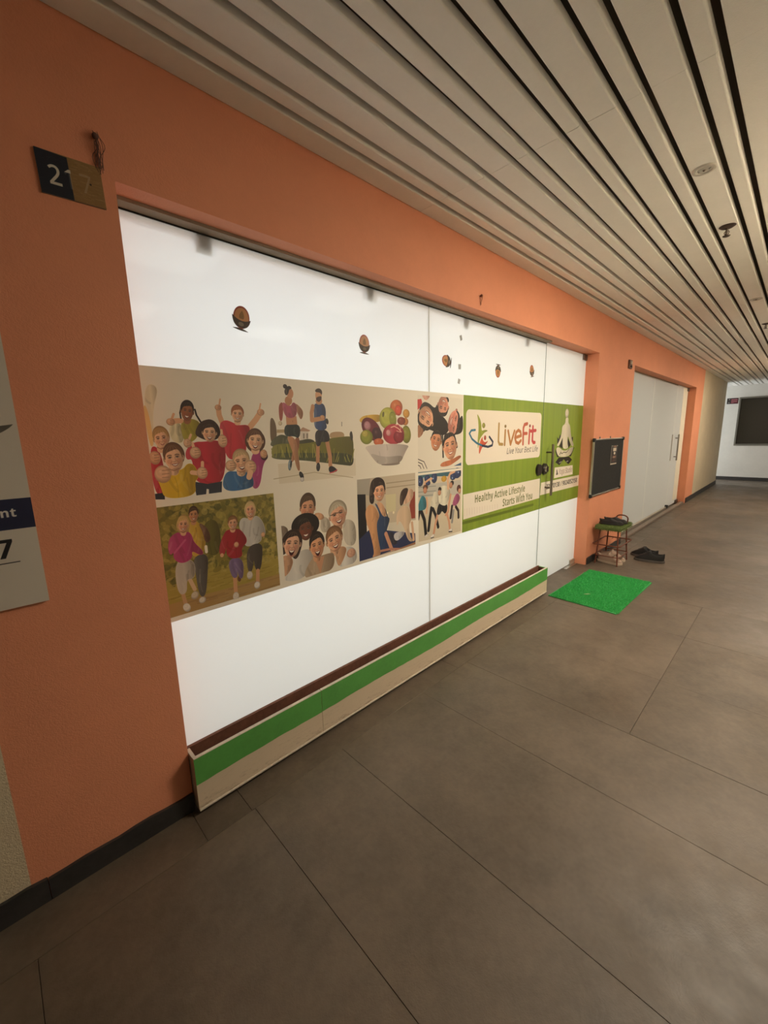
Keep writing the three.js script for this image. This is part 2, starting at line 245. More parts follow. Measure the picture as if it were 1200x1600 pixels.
const POSTER = [
['s','#e3d6b6',[458,1713,514,1709,476,1613,473,1488,454,1484]],
['s','#e2b878',[450,1649,465,1612,470,1488,456,1484]],
['s','#ded3a8',[530,1563,577,1581,584,1493,535,1499]],
['s','#a39632',[573,1581,620,1590,654,1572,635,1519,610,1497,580,1498]],
['l','#d9a47c',20,[577,1581,556,1580,535,1574]],
['l','#d9a47c',9,[539,1576,553,1606]],
['e','#d9a47c',539,1576,16,14,0],
['l','#8d6246',2,[538,1582,551,1583]],
['l','#8d6246',2,[538,1576,551,1577]],
['l','#8d6246',2,[537,1570,550,1571]],
['l','#241812',7,[635,1625,639,1603,654,1575]],
['l','#241812',6,[584,1633,577,1611,578,1591]],
['s','#96603e',[592,1600,615,1601,613,1569,587,1569]],
['e','#2a1c14',606,1628,26,34,12],
['f','#96603e',605,1616,24,36,12,2,'#2a1c14'],
['l','#8a5a40',2,[589,1587,601,1581,615,1588]],
['l','#d9a47c',22,[742,1573,732,1605,731,1633]],
['l','#d9a47c',26,[867,1559,896,1589,919,1618]],
['l','#d9a47c',7,[735,1642,742,1670]],
['l','#d9a47c',7,[915,1628,924,1658]],
['e','#d9a47c',730,1636,14,12,0],
['l','#8d6246',2,[729,1641,741,1642]],
['l','#8d6246',2,[729,1636,741,1637]],
['l','#8d6246',2,[728,1631,740,1632]],
['e','#d9a47c',922,1621,18,15,0],
['l','#8d6246',2,[921,1627,937,1628]],
['l','#8d6246',2,[920,1621,937,1622]],
['l','#8d6246',2,[920,1615,936,1616]],
['s','#c4303c',[755,1586,791,1573,807,1561,859,1566,864,1535,839,1486,835,1437,750,1407,736,1517,728,1568]],
['s','#e2b48e',[798,1594,823,1594,822,1565,794,1565]],
['e','#a8643c',813,1619,29,32,4],
['f','#e2b48e',812,1609,27,32,4,1,'#a8643c'],
['l','#8a5a40',2,[795,1582,809,1576,824,1582]],
['s','#b82a34',[453,1480,481,1485,496,1409,488,1300,452,1300]],
['p','#2c2c34',[452,1304,486,1305,485,1278,452,1282]],
['s','#e2b48e',[483,1495,509,1494,506,1459,478,1461]],
['e','#b48a54',499,1523,30,38,-8],
['f','#e2b48e',498,1511,27,38,-8,0,'#b48a54'],
['l','#8a5a40',2,[480,1481,493,1473,509,1480]],
['e','#d9a47c',468,1441,20,26,0],
['l','#8d6246',2,[467,1451,484,1453]],
['l','#8d6246',2,[466,1441,483,1442]],
['l','#8d6246',2,[465,1431,482,1432]],
['s','#a43a70',[856,1441,918,1458,940,1416,912,1392,889,1282,847,1282]],
['e','#64402a',885,1494,49,51,6],
['s','#e2b48e',[866,1476,901,1475,900,1436,861,1437]],
['e','#64402a',886,1509,40,42,6],
['f','#e2b48e',885,1495,37,44,6,2,'#64402a'],
['l','#8a5a40',2,[863,1460,881,1452,902,1459]],
['e','#3a1820',923,1425,18,19,0],
['e','#d9a47c',921,1435,18,20,0],
['l','#8d6246',2,[920,1443,936,1444]],
['l','#8d6246',2,[920,1435,935,1436]],
['l','#8d6246',2,[919,1428,935,1428]],
['s','#c02e3c',[619,1497,664,1495,711,1503,750,1479,725,1327,669,1320,602,1338,608,1434,581,1426,583,1466]],
['p','#34363e',[600,1338,655,1323,717,1328,711,1282,605,1280]],
['p','#e9e1cf',[644,1278,649,1303,658,1300,656,1279]],
['s','#3a261c',[659,1581,701,1589,730,1554,726,1512,683,1499,647,1512,625,1528,639,1559]],
['f','#e2b48e',684,1532,29,36,4,2,'#3a261c'],
['l','#e2b48e',10,[736,1498,735,1543]],
['e','#e2b48e',736,1498,20,27,0],
['l','#8d6246',2,[735,1509,751,1511]],
['l','#8d6246',2,[734,1498,750,1500]],
['l','#8d6246',2,[733,1487,749,1489]],
['l','#e2b48e',12,[619,1454,611,1492]],
['e','#e2b48e',619,1454,22,24,0],
['l','#8d6246',2,[618,1463,637,1464]],
['l','#8d6246',2,[617,1454,636,1455]],
['l','#8d6246',2,[616,1444,635,1445]],
['l','#e2b48e',9,[593,1493,609,1526]],
['e','#e2b48e',593,1493,16,18,0],
['l','#8d6246',2,[592,1500,606,1501]],
['l','#8d6246',2,[591,1493,605,1494]],
['l','#8d6246',2,[590,1485,604,1486]],
['s','#3c6c9c',[734,1370,786,1363,849,1358,862,1309,849,1284,711,1281]],
['s','#e2b48e',[790,1386,826,1383,824,1342,785,1345]],
['e','#c6a478',811,1419,40,45,-5],
['f','#e2b48e',810,1405,38,46,-5,2,'#c6a478'],
['l','#8a5a40',2,[787,1369,806,1359,826,1366]],
['e','#e2b48e',762,1392,25,24,0],
['l','#8d6246',2,[760,1402,782,1402]],
['l','#8d6246',2,[759,1392,781,1393]],
['l','#8d6246',2,[758,1382,780,1383]],
['e','#e2b48e',851,1380,29,31,0],
['l','#8d6246',2,[849,1393,874,1394]],
['l','#8d6246',2,[848,1380,873,1381]],
['l','#8d6246',2,[847,1368,872,1368]],
['l','#e2b48e',26,[849,1356,841,1336]],
['s','#dab228',[467,1364,522,1388,564,1387,584,1413,610,1406,624,1355,602,1338,605,1280,485,1279,477,1328]],
['s','#e2b48e',[515,1415,550,1413,547,1368,509,1372]],
['e','#6e4a30',537,1451,40,48,-6],
['f','#e2b48e',535,1436,36,49,-6,1,'#6e4a30'],
['l','#8a5a40',2,[511,1397,530,1387,550,1395]],
['e','#e2b48e',489,1377,30,34,0],
['l','#8d6246',2,[488,1391,513,1392]],
['l','#8d6246',2,[486,1377,512,1378]],
['l','#8d6246',2,[485,1364,510,1364]],
['l','#e2b48e',18,[598,1375,633,1368]],
['l','#e2b48e',13,[638,1370,643,1413]],
['e','#e2b48e',638,1370,22,25,0],
['l','#8d6246',2,[637,1380,656,1381]],
['l','#8d6246',2,[636,1370,655,1371]],
['l','#8d6246',2,[635,1360,654,1361]],
['s','#686028',[617,1167,689,1169,683,1007,611,1023]],
['s','#c9a13a',[562,1171,583,1174,604,1164,625,1114,612,1033,565,1022,557,1072]],
['s','#6e4a38',[600,1169,636,1136,646,1082,621,1073,617,1121]],
['s','#5c5650',[565,1027,627,1029,616,946,598,842,573,850,569,958]],
['e','#d6cfc2',583,830,15,14,-20],
['l','#e8dcc8',12,[621,1059,621,1035]],
['s','#c08a60',[575,1188,592,1185,590,1158,571,1161]],
['e','#4a3424',586,1209,20,30,4],
['f','#c08a60',585,1200,19,30,4,1,'#4a3424'],
['l','#8a5a40',2,[572,1177,582,1170,592,1174]],
['l','#cfae8a',16,[541,937,557,886]],
['e','#cbbca6',555,860,15,18,30],
['l','#c0966e',15,[509,881,515,832]],
['e','#e2dccf',518,817,14,20,-20],
['s','#bdb2a2',[492,1028,562,1018,569,968,557,932,528,940,525,876,489,883]],
['s','#b03c6c',[492,1135,550,1141,569,1120,572,1088,610,1038,598,1024,560,1058,562,1020,519,1007,490,1033,495,1068,479,1049,474,1090]],
['l','#c05a80',8,[496,1058,542,1103]],
['e','#cfa866',541,1166,26,38,8],
['s','#d8a480',[530,1154,549,1150,547,1121,526,1125]],
['e','#cfa866',542,1177,22,32,8],
['f','#d8a480',541,1166,20,32,8,1,'#cfa866'],
['l','#8a5a40',2,[528,1142,538,1134,549,1138]],
['s','#c4c0b8',[790,1160,829,1142,862,1159,891,1122,901,1058,876,1063,875,1027,792,1017,797,1063,771,1122]],
['s','#4e4640',[800,1019,877,1027,874,964,858,893,834,899,831,969,818,897,795,903]],
['l','#c8946c',18,[845,895,840,841]],
['e','#ddd6cc',836,826,15,18,0],
['e','#cfc6ba',804,883,14,20,0],
['e','#d9a47c',886,1061,10,12,0],
['e','#d0b27a',833,1185,28,40,0],
['s','#d8a480',[822,1172,842,1169,841,1139,818,1142]],
['e','#d0b27a',834,1196,24,33,0],
['f','#d8a480',833,1185,22,34,0,1,'#d0b27a'],
['l','#8a5a40',2,[820,1160,830,1152,842,1157]],
['l','#c8946c',18,[733,891,731,825]],
['e','#d8cdbf',730,802,14,21,0],
['e','#6a4630',753,879,8,13,0],
['s','#7c6890',[707,983,779,975,773,880,754,879,747,943,746,887,720,893]],
['s','#a4262e',[722,1113,756,1110,780,1105,811,1045,772,1020,779,975,706,985,709,1055,697,1004,674,1013,681,1056,707,1104]],
['e','#d9a47c',754,1040,11,13,0],
['e','#d9a47c',685,1006,8,9,0],
['s','#d8a480',[735,1127,755,1124,753,1097,731,1101]],
['e','#8a6038',747,1147,23,28,4],
['f','#d8a480',746,1138,21,29,4,1,'#8a6038'],
['l','#8a5a40',2,[733,1116,743,1109,755,1113]],
['s','#6e5a44',[965,1578,975,1602,992,1575,995,1523,985,1489,961,1483]],
['p','#d2c8b8',[1123,1536,1171,1536,1168,1492,1120,1493]],
['p','#b08a70',[1114,1536,1141,1555,1184,1539,1175,1534]],
['p','#8a8070',[1139,1525,1149,1525,1147,1500,1138,1500]],
['p','#8a8070',[1159,1525,1169,1525,1167,1499,1157,1500]],
['p','#b8a078',[997,1544,1061,1545,1060,1530,996,1529]],
['s','#b0926c',[1303,1523,1338,1531,1398,1528,1396,1495,1302,1497]],
['s','#4c5038',[962,1490,1011,1523,1050,1512,1107,1486,1168,1499,1208,1487,1206,1461,959,1462]],
['s','#77742c',[964,1466,996,1477,1056,1477,1105,1472,1207,1480,1302,1497,1376,1503,1438,1506,1462,1493,1454,1346,1399,1353,1304,1369,1109,1399,961,1409]],
['s','#4a5030',[963,1435,1094,1432,1226,1423,1458,1416,1454,1346,1399,1353,1304,1369,1109,1399,961,1409]],
['l','#8a8638',4,[963,1417,973,1448]],
['l','#8a8638',3,[973,1417,962,1458]],
['l','#a09a4c',3,[982,1416,994,1454]],
['l','#5e6430',3,[991,1416,996,1469]],
['l','#5e6430',4,[1000,1416,1013,1451]],
['l','#8a8638',4,[1009,1415,1023,1447]],
['l','#a09a4c',4,[1019,1415,1013,1470]],
['l','#a09a4c',4,[1028,1414,1018,1449]],
['l','#3e4628',4,[1038,1414,1042,1461]],
['l','#3e4628',4,[1047,1413,1042,1442]],
['l','#a09a4c',4,[1057,1413,1046,1475]],
['l','#a09a4c',4,[1067,1412,1081,1446]],
['l','#3e4628',4,[1077,1412,1077,1455]],
['l','#3e4628',4,[1086,1411,1078,1446]],
['l','#8a8638',4,[1096,1411,1085,1446]],
['l','#a09a4c',4,[1106,1410,1110,1452]],
['l','#a09a4c',4,[1116,1410,1108,1460]],
['l','#8a8638',4,[1126,1409,1127,1461]],
['l','#3e4628',4,[1137,1408,1131,1440]],
['l','#a09a4c',4,[1147,1408,1154,1446]],
['l','#a09a4c',4,[1157,1407,1145,1439]],
['l','#5e6430',4,[1168,1407,1162,1432]],
['l','#5e6430',4,[1178,1406,1168,1455]],
['l','#a09a4c',4,[1189,1406,1192,1470]],
['l','#8a8638',4,[1199,1405,1215,1429]],
['l','#a09a4c',4,[1210,1405,1197,1471]],
['l','#5e6430',4,[1221,1404,1233,1439]],
['l','#8a8638',4,[1232,1404,1227,1445]],
['l','#3e4628',4,[1243,1403,1237,1435]],
['l','#5e6430',4,[1254,1402,1250,1437]],
['l','#8a8638',4,[1265,1402,1265,1425]],
['l','#a09a4c',4,[1275,1378,1296,1417]],
['l','#3e4628',4,[1286,1377,1308,1426]],
['l','#5e6430',4,[1297,1377,1285,1420]],
['l','#5e6430',4,[1309,1376,1314,1402]],
['l','#8a8638',4,[1320,1375,1326,1444]],
['l','#a09a4c',4,[1332,1375,1355,1425]],
['l','#a09a4c',4,[1344,1374,1356,1403]],
['l','#5e6430',4,[1356,1373,1357,1417]],
['l','#3e4628',4,[1367,1373,1369,1408]],
['l','#3e4628',4,[1379,1372,1371,1407]],
['l','#5e6430',4,[1391,1371,1395,1438]],
['l','#a09a4c',4,[1404,1370,1395,1397]],
['l','#5e6430',4,[1416,1370,1415,1420]],
['l','#a09a4c',4,[1428,1369,1411,1407]],
['l','#8a8638',4,[1441,1368,1465,1437]],
['s','#3e3830',[1434,1518,1451,1538,1459,1497,1448,1478]],
['l','#6a6050',4,[1385,1581,1384,1561]],
['l','#b8a888',4,[963,1316,1086,1323,1193,1330,1448,1281]],
['s','#a56c4c',[1093,1504,1119,1508,1109,1450,1093,1422,1070,1387,1062,1394,1078,1448]],
['s','#c08a64',[1045,1516,1095,1504,1103,1432,1111,1345,1095,1345,1077,1430,1065,1466]],
['e','#7e9098',1054,1375,10,26,8],
['e','#24262a',1061,1380,5,18,10],
['e','#1e1c20',1116,1321,11,20,-25],
['e','#d8d0c8',1119,1300,11,11,-25],
['s','#1f2a28',[1047,1569,1110,1569,1125,1551,1120,1515,1108,1503,1088,1515,1043,1512,1035,1537]],
['p','#c08a64',[1050,1606,1108,1607,1110,1568,1050,1566]],
['l','#7a4c34',2,[1085,1586,1085,1579]],
['s','#9a5044',[1020,1660,1037,1671,1037,1637,1028,1585,1016,1585,1015,1636]],
['e','#d8c8a4',1017,1573,10,10,0],
['s','#b07458',[1103,1671,1143,1640,1146,1615,1135,1592,1125,1600,1109,1639]],
['s','#b4586c',[1039,1670,1055,1661,1081,1650,1092,1672,1112,1663,1109,1603,1052,1596,1034,1647]],
['s','#b88058',[1057,1696,1085,1697,1089,1671,1069,1653,1055,1663,1049,1675]],
['s','#c48c68',[1067,1732,1088,1735,1099,1717,1093,1694,1080,1688,1064,1696]],
['s','#2a2020',[1050,1717,1060,1738,1080,1746,1092,1735,1075,1731,1070,1710,1058,1701]],
['e','#2a2020',1056,1742,11,10,0],
['l','#b98560',22,[1224,1464,1218,1381]],
['l','#b98560',24,[1283,1480,1297,1408,1297,1359]],
['e','#1c1c20',1219,1355,12,22,6],
['s','#221e22',[1288,1350,1308,1355,1337,1335,1339,1323,1291,1322,1285,1335]],
['l','#b8434a',6,[1291,1319,1316,1322,1339,1331]],
['s','#1d1c22',[1209,1543,1290,1542,1304,1485,1267,1480,1244,1485,1239,1464,1214,1458]],
['s','#2e4674',[1215,1672,1242,1665,1270,1674,1285,1640,1277,1588,1289,1542,1210,1540,1211,1609]],
['l','#bf8c66',22,[1206,1656,1196,1623,1196,1589,1265,1599]],
['e','#c8946c',1261,1604,16,11,0],
['e','#33302c',1289,1584,9,15,-10],
['s','#bf8c66',[1230,1697,1262,1698,1263,1673,1242,1665,1224,1673]],
['s','#c8946c',[1226,1729,1262,1733,1264,1706,1243,1679,1226,1693]],
['s','#3a2a22',[1223,1727,1231,1740,1252,1745,1267,1733,1263,1713,1256,1727]],
['s','#4a3428',[1230,1700,1262,1709,1260,1691,1243,1678,1229,1688]],
['s','#d4a83c',[1511,1598,1543,1617,1651,1626,1688,1613,1668,1583,1568,1586,1541,1575,1513,1585]],
['e','#c86a34',1805,1670,54,44,-10],
['e','#d8553a',1822,1653,30,31,-10],
['e','#b8b84a',1731,1606,70,62,-12],
['e','#8c9034',1773,1601,30,44,-12],
['e','#5e5a24',1694,1627,8,16,12],
['e','#d0963c',1892,1636,30,26,0],
['e','#c07a38',1881,1588,29,23,0],
['e','#8a4030',1847,1591,36,24,0],
['e','#8a8a34',1890,1510,42,54,-8],
['e','#6a1c2a',1599,1542,84,54,35],
['e','#b88088',1567,1563,26,24,35],
['e','#3e1620',1642,1517,42,34,30],
['e','#b03440',1779,1513,92,60,0],
['e','#8c2432',1823,1497,47,38,0],
['e','#dc9a98',1733,1522,20,18,20],
['l','#e8b8a0',6,[1756,1553,1784,1560,1820,1546,1845,1525]],
['l','#e0988c',5,[1795,1567,1820,1570,1840,1553,1835,1525,1804,1532]],
['e','#8e9432',1559,1500,48,40,0],
['e','#b8a848',1549,1518,26,16,0],
['e','#c8643c',1652,1471,40,20,0],
['s','#cfc4ba',[1531,1458,1925,1452,1885,1413,1835,1340,1747,1334,1650,1340,1613,1370,1574,1412]],
['s','#b4a99e',[1574,1412,1699,1376,1868,1388,1835,1340,1747,1334,1650,1340,1613,1370]],
['s','#877a70',[1650,1339,1748,1338,1835,1343,1814,1329,1722,1330]],
['s','#8e7c6a',[962,1082,999,1086,1026,1055,993,1008,963,996]],
['s','#c9bda8',[1218,1101,1274,1076,1280,1009,1212,1006]],
['s','#cdc4b2',[1359,1046,1402,1056,1455,1022,1455,890,1368,908]],
['s','#d09a78',[1118,1126,1160,1119,1159,1062,1112,1070]],
['e','#54402e',1143,1170,48,61,6],
['f','#d09a78',1141,1150,44,63,6,1,'#54402e'],
['l','#8a5a40',2,[1115,1103,1137,1088,1161,1096]],
['e','#d9a47c',1208,1099,32,18,20],
['s','#dba888',[1303,1062,1358,1054,1358,994,1296,1005]],
['e','#c0b49c',1333,1107,63,63,-12],
['f','#dba888',1332,1087,58,64,-12,2,'#c0b49c'],
['l','#8a5a40',2,[1298,1039,1328,1023,1360,1029]],
['l','#4a3a30',4,[1280,1092,1311,1093,1316,1099,1362,1100]],
['e','#241c18',1123,1065,84,64,0],
['f','#6e4430',1121,1044,44,56,0,2,'#241c18'],
['s','#dedad0',[957,921,1028,913,1096,945,1150,933,1164,853,1085,783,953,811]],
['s','#d0a07c',[962,928,1008,936,1040,902,1019,852,979,822,959,864]],
['s','#3a2820',[958,929,977,1012,1018,1057,1073,1058,1098,1007,1093,965,1062,901,1036,911,1032,962]],
['f','#e0b090',1038,982,48,64,10,3,'#3a2820'],
['s','#e2dfd6',[1293,881,1389,904,1454,872,1455,787,1314,786]],
['s','#cfa07a',[1275,911,1389,904,1364,839,1319,787,1303,871]],
['s','#e0ae88',[1273,930,1324,919,1324,861,1267,874]],
['e','#8e6440',1301,972,58,62,-14],
['f','#e0ae88',1300,952,54,63,-14,2,'#8e6440'],
['l','#8a5a40',2,[1269,907,1296,890,1325,895]],
['e','#d8a68a',1414,855,32,26,0],
['l','#8d6246',2,[1411,866,1439,862]],
['l','#8d6246',2,[1411,855,1439,851]],
['l','#8d6246',2,[1410,845,1438,841]],
['s','#b59e82',[1080,786,1147,889,1204,884,1263,888,1298,880,1288,793,1197,784]],
['p','#c49270',[1165,881,1228,879,1198,786]],
['s','#d8a078',[1161,919,1204,910,1203,852,1155,864]],
['e','#2e221c',1186,962,49,62,-4],
['f','#d8a078',1185,943,46,62,-4,3,'#2e221c'],
['l','#8a5a40',2,[1158,897,1181,880,1205,886]],
['p','#c2b49c',[1476,1266,1969,1267,1970,957,1476,999]],
['p','#a8a092',[1476,1266,1577,1265,1564,1167,1474,1181]],
['l','#9c8e76',6,[1708,1224,1966,1222]],
['l','#9c8e76',6,[1707,1196,1965,1192]],
['p','#cdc49c',[1696,1155,1786,1152,1783,1043,1702,1047]],
['e','#f4e8c8',1765,1036,11,10,0],
['e','#f4e8c8',1710,1043,7,8,0],
['p','#d0c8b4',[1720,979,1867,963,1865,894,1708,923]],
['p','#1c1a1e',[1474,1183,1537,1177,1536,1099,1539,908,1472,918]],
['p','#2a3256',[1472,918,1565,970,1963,868,1965,805,1471,786]],
['p','#9a6c4c',[1548,789,1756,794,1964,809,1965,793,1539,784]],
['p','#8c3a2c',[1942,1142,1965,1147,1965,970,1928,972,1910,1062]],
['s','#282838',[1713,917,1759,914,1799,838,1757,828,1727,868]],
['s','#c6c2c4',[1754,907,1854,904,1859,880,1778,843]],
['s','#d8bc9c',[1826,1059,1880,1070,1918,1031,1928,960,1899,934,1920,834,1960,822,1897,822,1855,934,1813,986,1791,938,1788,1020]],
['l','#d0a888',21,[1933,944,1948,828]],
['s','#dcb496',[1887,1129,1904,1165,1942,1168,1953,1125,1924,1091,1886,1081,1858,1069,1859,1114]],
['s','#3a2a24',[1821,1071,1825,1147,1855,1177,1904,1176,1887,1133,1859,1099,1847,1074]],
['s','#2c4266',[1604,1119,1631,1100,1653,1055,1691,1024,1716,1016,1731,1000,1693,926,1682,823,1645,825,1624,895,1612,997,1647,1027,1635,1071]],
['l','#1e2430',7,[1667,1099,1693,1063,1711,1017]],
['s','#d8a680',[1618,1123,1675,1108,1704,1022,1672,1027,1649,1066]],
['s','#d8a070',[1531,1073,1548,1104,1576,1114,1612,1089,1645,1031,1613,997,1624,895,1649,793,1615,796,1572,791,1596,814,1568,934,1539,1009]],
['l','#c89072',27,[1693,915,1712,871,1740,809]],
['l','#b8806a',14,[1645,816,1735,810,1809,794]],
['s','#2e201c',[1565,1136,1570,1200,1586,1253,1637,1269,1689,1247,1699,1186,1693,1152,1687,1198,1650,1240,1612,1206,1599,1118,1576,1118]],
['f','#e0ac88',1647,1180,47,57,4,1,'#2e201c'],
['e','#2e201c',1586,1140,18,26,0],
['s','#2e201c',[1574,1200,1590,1249,1642,1267,1655,1243,1621,1219,1606,1186,1587,1168]],
['p','#c23c36',[1995,1724,2034,1730,2043,1709,2033,1681,1994,1658]],
['s','#d8a088',[2034,1760,2128,1766,2103,1730,2068,1722]],
['s','#28221e',[2043,1712,2108,1708,2175,1669,2196,1711,2223,1641,2300,1599,2334,1539,2278,1499,2223,1506,2148,1533,2081,1546,2046,1515,1998,1584,1994,1627]],
['s','#b07a58',[1993,1581,2056,1540,2046,1508,1992,1478]],
['s','#28221e',[2212,1765,2288,1767,2327,1740,2316,1713,2244,1752]],
['s','#28221e',[2475,1643,2491,1615,2493,1520,2417,1500,2369,1511]],
['s','#2c241e',[2267,1505,2358,1521,2436,1426,2418,1398,2278,1465]],
['l','#28201c',16,[2253,1499,2262,1353]],
['s','#c07048',[2223,1287,2245,1316,2360,1327,2455,1357,2481,1342,2384,1304,2325,1287]],
['p','#3c5878',[2384,1283,2475,1302,2475,1280]],
['f','#dda884',2079,1610,79,74,-150,1,'#28221e'],
['f','#d29478',2261,1691,60,67,-170,1,'#28221e'],
['f','#d4907a',2383,1583,94,64,110,1,'#28221e'],
['f','#cf9068',2185,1467,58,68,15,1,'#28221e'],
['f','#d8a07c',2340,1425,80,94,-8,1,'#28221e'],
['l','#5a4e44',6,[1992,1315,2016,1307,2026,1290]],
['l','#5a4e44',6,[1992,1335,2037,1319,2056,1288]],
['l','#5a4e44',6,[1992,1354,2058,1332,2087,1286]],
['p','#cfc2a8',[1987,1267,2473,1264,2482,777,1981,803]],
['p','#3c6470',[1987,1267,2473,1264,2474,1204,2191,1225,1987,1223]],
['p','#b8b4a8',[1986,1183,2310,1177,2475,1176,2476,1069,1985,1101]],
['l','#8e9088',6,[1995,1169,2180,1160]],
['l','#8e9088',6,[1995,1137,2180,1127]],
['l','#8e9088',6,[1995,1112,2180,1100]],
['e','#2c3c64',2019,1206,30,33,0],
['e','#2c3c64',2091,1217,30,26,0],
['e','#2c3c64',2164,1217,31,36,0],
['e','#2c3c64',2098,1187,25,16,0],
['e','#2c3c64',2426,1229,50,38,0],
['e','#2c3c64',2377,1206,34,24,0],
['e','#9cb4d4',2053,1225,6,6,0],
['e','#9cb4d4',2154,1213,6,6,0],
['e','#9cb4d4',2013,1204,4,5,0],
['e','#9cb4d4',2441,1233,8,6,0],
['e','#9cb4d4',2369,1198,7,6,0],
['e','#d0a038',2272,1201,30,21,0],
['l','#1a161a',24,[2008,1004,1993,958]],
['l','#1c181c',29,[2027,1005,2059,941,2073,839]],
['l','#d8a884',14,[2061,1162,2063,1194,2113,1212,2139,1214]],
['l','#d8a884',17,[2082,1089,2090,1035,2079,987]],
['s','#3c8494',[2023,1102,2048,1109,2077,1083,2082,1010,1993,1016,1986,1030]],
['e','#5a3a2a',2071,1161,26,19,0],
['e','#c88868',2068,1142,20,22,0],
['e','#d8d0c8',2080,830,23,8,-15],
['l','#18161a',28,[2133,1013,2117,948,2101,864]],
['l','#18161a',26,[2148,1007,2180,955,2207,869]],
['s','#dcd6c0',[2164,1128,2212,1100,2233,1029,2175,1007,2115,1035,2149,1087]],
['l','#cf9878',22,[2201,959,2174,888,2156,823]],
['l','#cf9878',22,[2306,950,2332,890,2344,824]],
['s','#17171c',[2212,1039,2266,1015,2311,1019,2311,970,2283,948,2250,983,2228,953,2185,960]],
['s','#e0dcc6',[2222,1145,2277,1157,2344,1123,2350,1084,2305,1013,2266,1011,2212,1039,2212,1100]],
['l','#d8a884',20,[2321,1128,2315,1194,2343,1232,2394,1244]],
['l','#cf9878',20,[2350,1080,2333,1023,2322,962,2294,942]],
['e','#1c1816',2366,1162,22,18,0],
['e','#c48a68',2352,1148,20,22,0],
['e','#1e1a18',2225,1132,18,16,0],
['e','#c48a68',2221,1109,18,20,0],
['e','#e8e2da',2145,815,24,10,-15],
['l','#141214',6,[2127,803,2158,804]],
['e','#e8e2da',2352,819,24,10,0],
['l','#141214',8,[2332,811,2370,806]],
['l','#2a1c20',24,[2368,994,2351,912]],
['l','#2a1c20',24,[2415,984,2445,951,2449,900]],
['s','#a8567c',[2408,1077,2443,1080,2471,1041,2427,993,2362,998]],
['e','#4a241e',2449,1115,25,27,0],
['e','#cf9878',2458,1096,18,20,0],
['l','#8a8a88',21,[2386,960,2369,877]],
['r','#e6dccb',2531,1680,1212,403,40],
['s','#8f9a30',[2669,1656,2713,1614,2733,1573,2735,1521,2778,1532,2833,1527,2779,1515,2741,1490,2706,1457,2693,1382,2685,1449,2698,1532,2689,1608]],
['e','#8f8f38',2765,1566,22,20,0],
['s','#c8502e',[2756,1484,2749,1469,2764,1445,2797,1435,2835,1452,2797,1420,2746,1405,2708,1339,2707,1407,2721,1449]],
['e','#a84a34',2788,1473,16,18,0],
['l','#2a6a86',16,[2650,1533,2600,1530,2575,1507,2611,1467,2676,1435,2753,1414]],
['l','#1c2a44',18,[2753,1414,2833,1402,2894,1412,2903,1439,2850,1479]],
['l','#a8874a',24,[2990,1579,2987,1442,3004,1418,3054,1415]],
['l','#a87c40',25,[3092,1527,3087,1411]],
['l','#ae7840',26,[3139,1522,3185,1411,3246,1521]],
['l','#b27040',27,[3275,1467,3364,1480,3351,1513,3313,1527,3276,1510,3257,1465,3279,1426,3322,1415,3364,1438]],
['l','#b85a42',29,[3403,1407,3401,1545,3419,1574,3470,1582]],
['l','#b85a42',28,[3400,1497,3469,1498]],
['l','#bc5044',29,[3519,1528,3513,1412]],
['l','#bc4444',30,[3580,1557,3578,1434,3600,1415,3629,1415]],
['l','#bc4444',29,[3544,1517,3638,1523]],
['e','#8a7038',3092,1560,16,13,0],
['e','#8a3a34',3521,1563,16,14,0],
['t','Live Your Best Life','#2c2622',3120,1333,572,49,'italic'],
['p','#e6dccb',[2504,1063,3768,1072,3784,882,2510,872]],
['t','Healthy Active Lifestyle','#6f7440',2657,980,819,61,'bold'],
['t','Starts With You','#6f7440',3082,894,548,64,'bold'],
['l','#5f701e',24,[2508,847,2977,839,3648,834]],
['l','#dccfbf',8,[2523,950,2524,899]],
['l','#dccfbf',8,[2557,949,2558,898]],
['l','#dccfbf',8,[2590,947,2592,898]],
['l','#dccfbf',8,[2625,945,2626,897]],
['l','#dccfbf',8,[2659,943,2661,897]],
['l','#dccfbf',8,[2695,941,2696,896]],
['l','#dccfbf',8,[2731,939,2732,896]],
['l','#dccfbf',8,[2767,937,2769,895]],
['l','#dccfbf',8,[2804,935,2806,895]],
['l','#dccfbf',8,[2842,933,2843,894]],
['l','#dccfbf',8,[2880,931,2882,894]],
['l','#dccfbf',9,[2919,929,2920,893]],
['l','#dccfbf',10,[2958,927,2960,892]],
['l','#dccfbf',9,[2998,924,3000,892]],
['p','#1e1b18',[4109,1456,4148,1433,4179,1482,4211,1446,4169,1405,4126,1371]],
['p','#1e1b18',[4444,1486,4475,1441,4513,1454,4511,1403,4497,1374,4444,1427]],
['p','#1e1b18',[4242,1445,4253,1337,4171,1361]],
['p','#1e1b18',[4380,1442,4460,1368,4410,1337,4370,1385]],
['p','#1e1b18',[4570,1343,4484,1245,4428,1251,4519,1329]],
['p','#1e1b18',[4091,1338,4182,1253,4134,1255,4087,1310]],
['p','#1e1b18',[4172,1249,4293,1247,4437,1247,4522,1209,4431,1165,4354,1197,4300,1225,4199,1170,4099,1205]],
['l','#8a8a80',12,[4196,1195,4247,1203]],
['l','#8a8a80',13,[4372,1196,4417,1200]],
['s','#dad3bc',[4294,1648,4364,1649,4362,1592,4419,1568,4445,1470,4505,1396,4547,1365,4498,1343,4415,1427,4368,1471,4370,1385,4410,1333,4264,1331,4247,1403,4247,1459,4203,1404,4157,1362,4109,1372,4168,1412,4219,1487,4217,1564,4292,1581]],
['e','#dad3bc',4319,1690,46,46,0],
['s','#dad3bc',[4103,1344,4158,1357,4304,1299,4501,1346,4549,1328,4455,1250,4189,1252,4122,1295]],
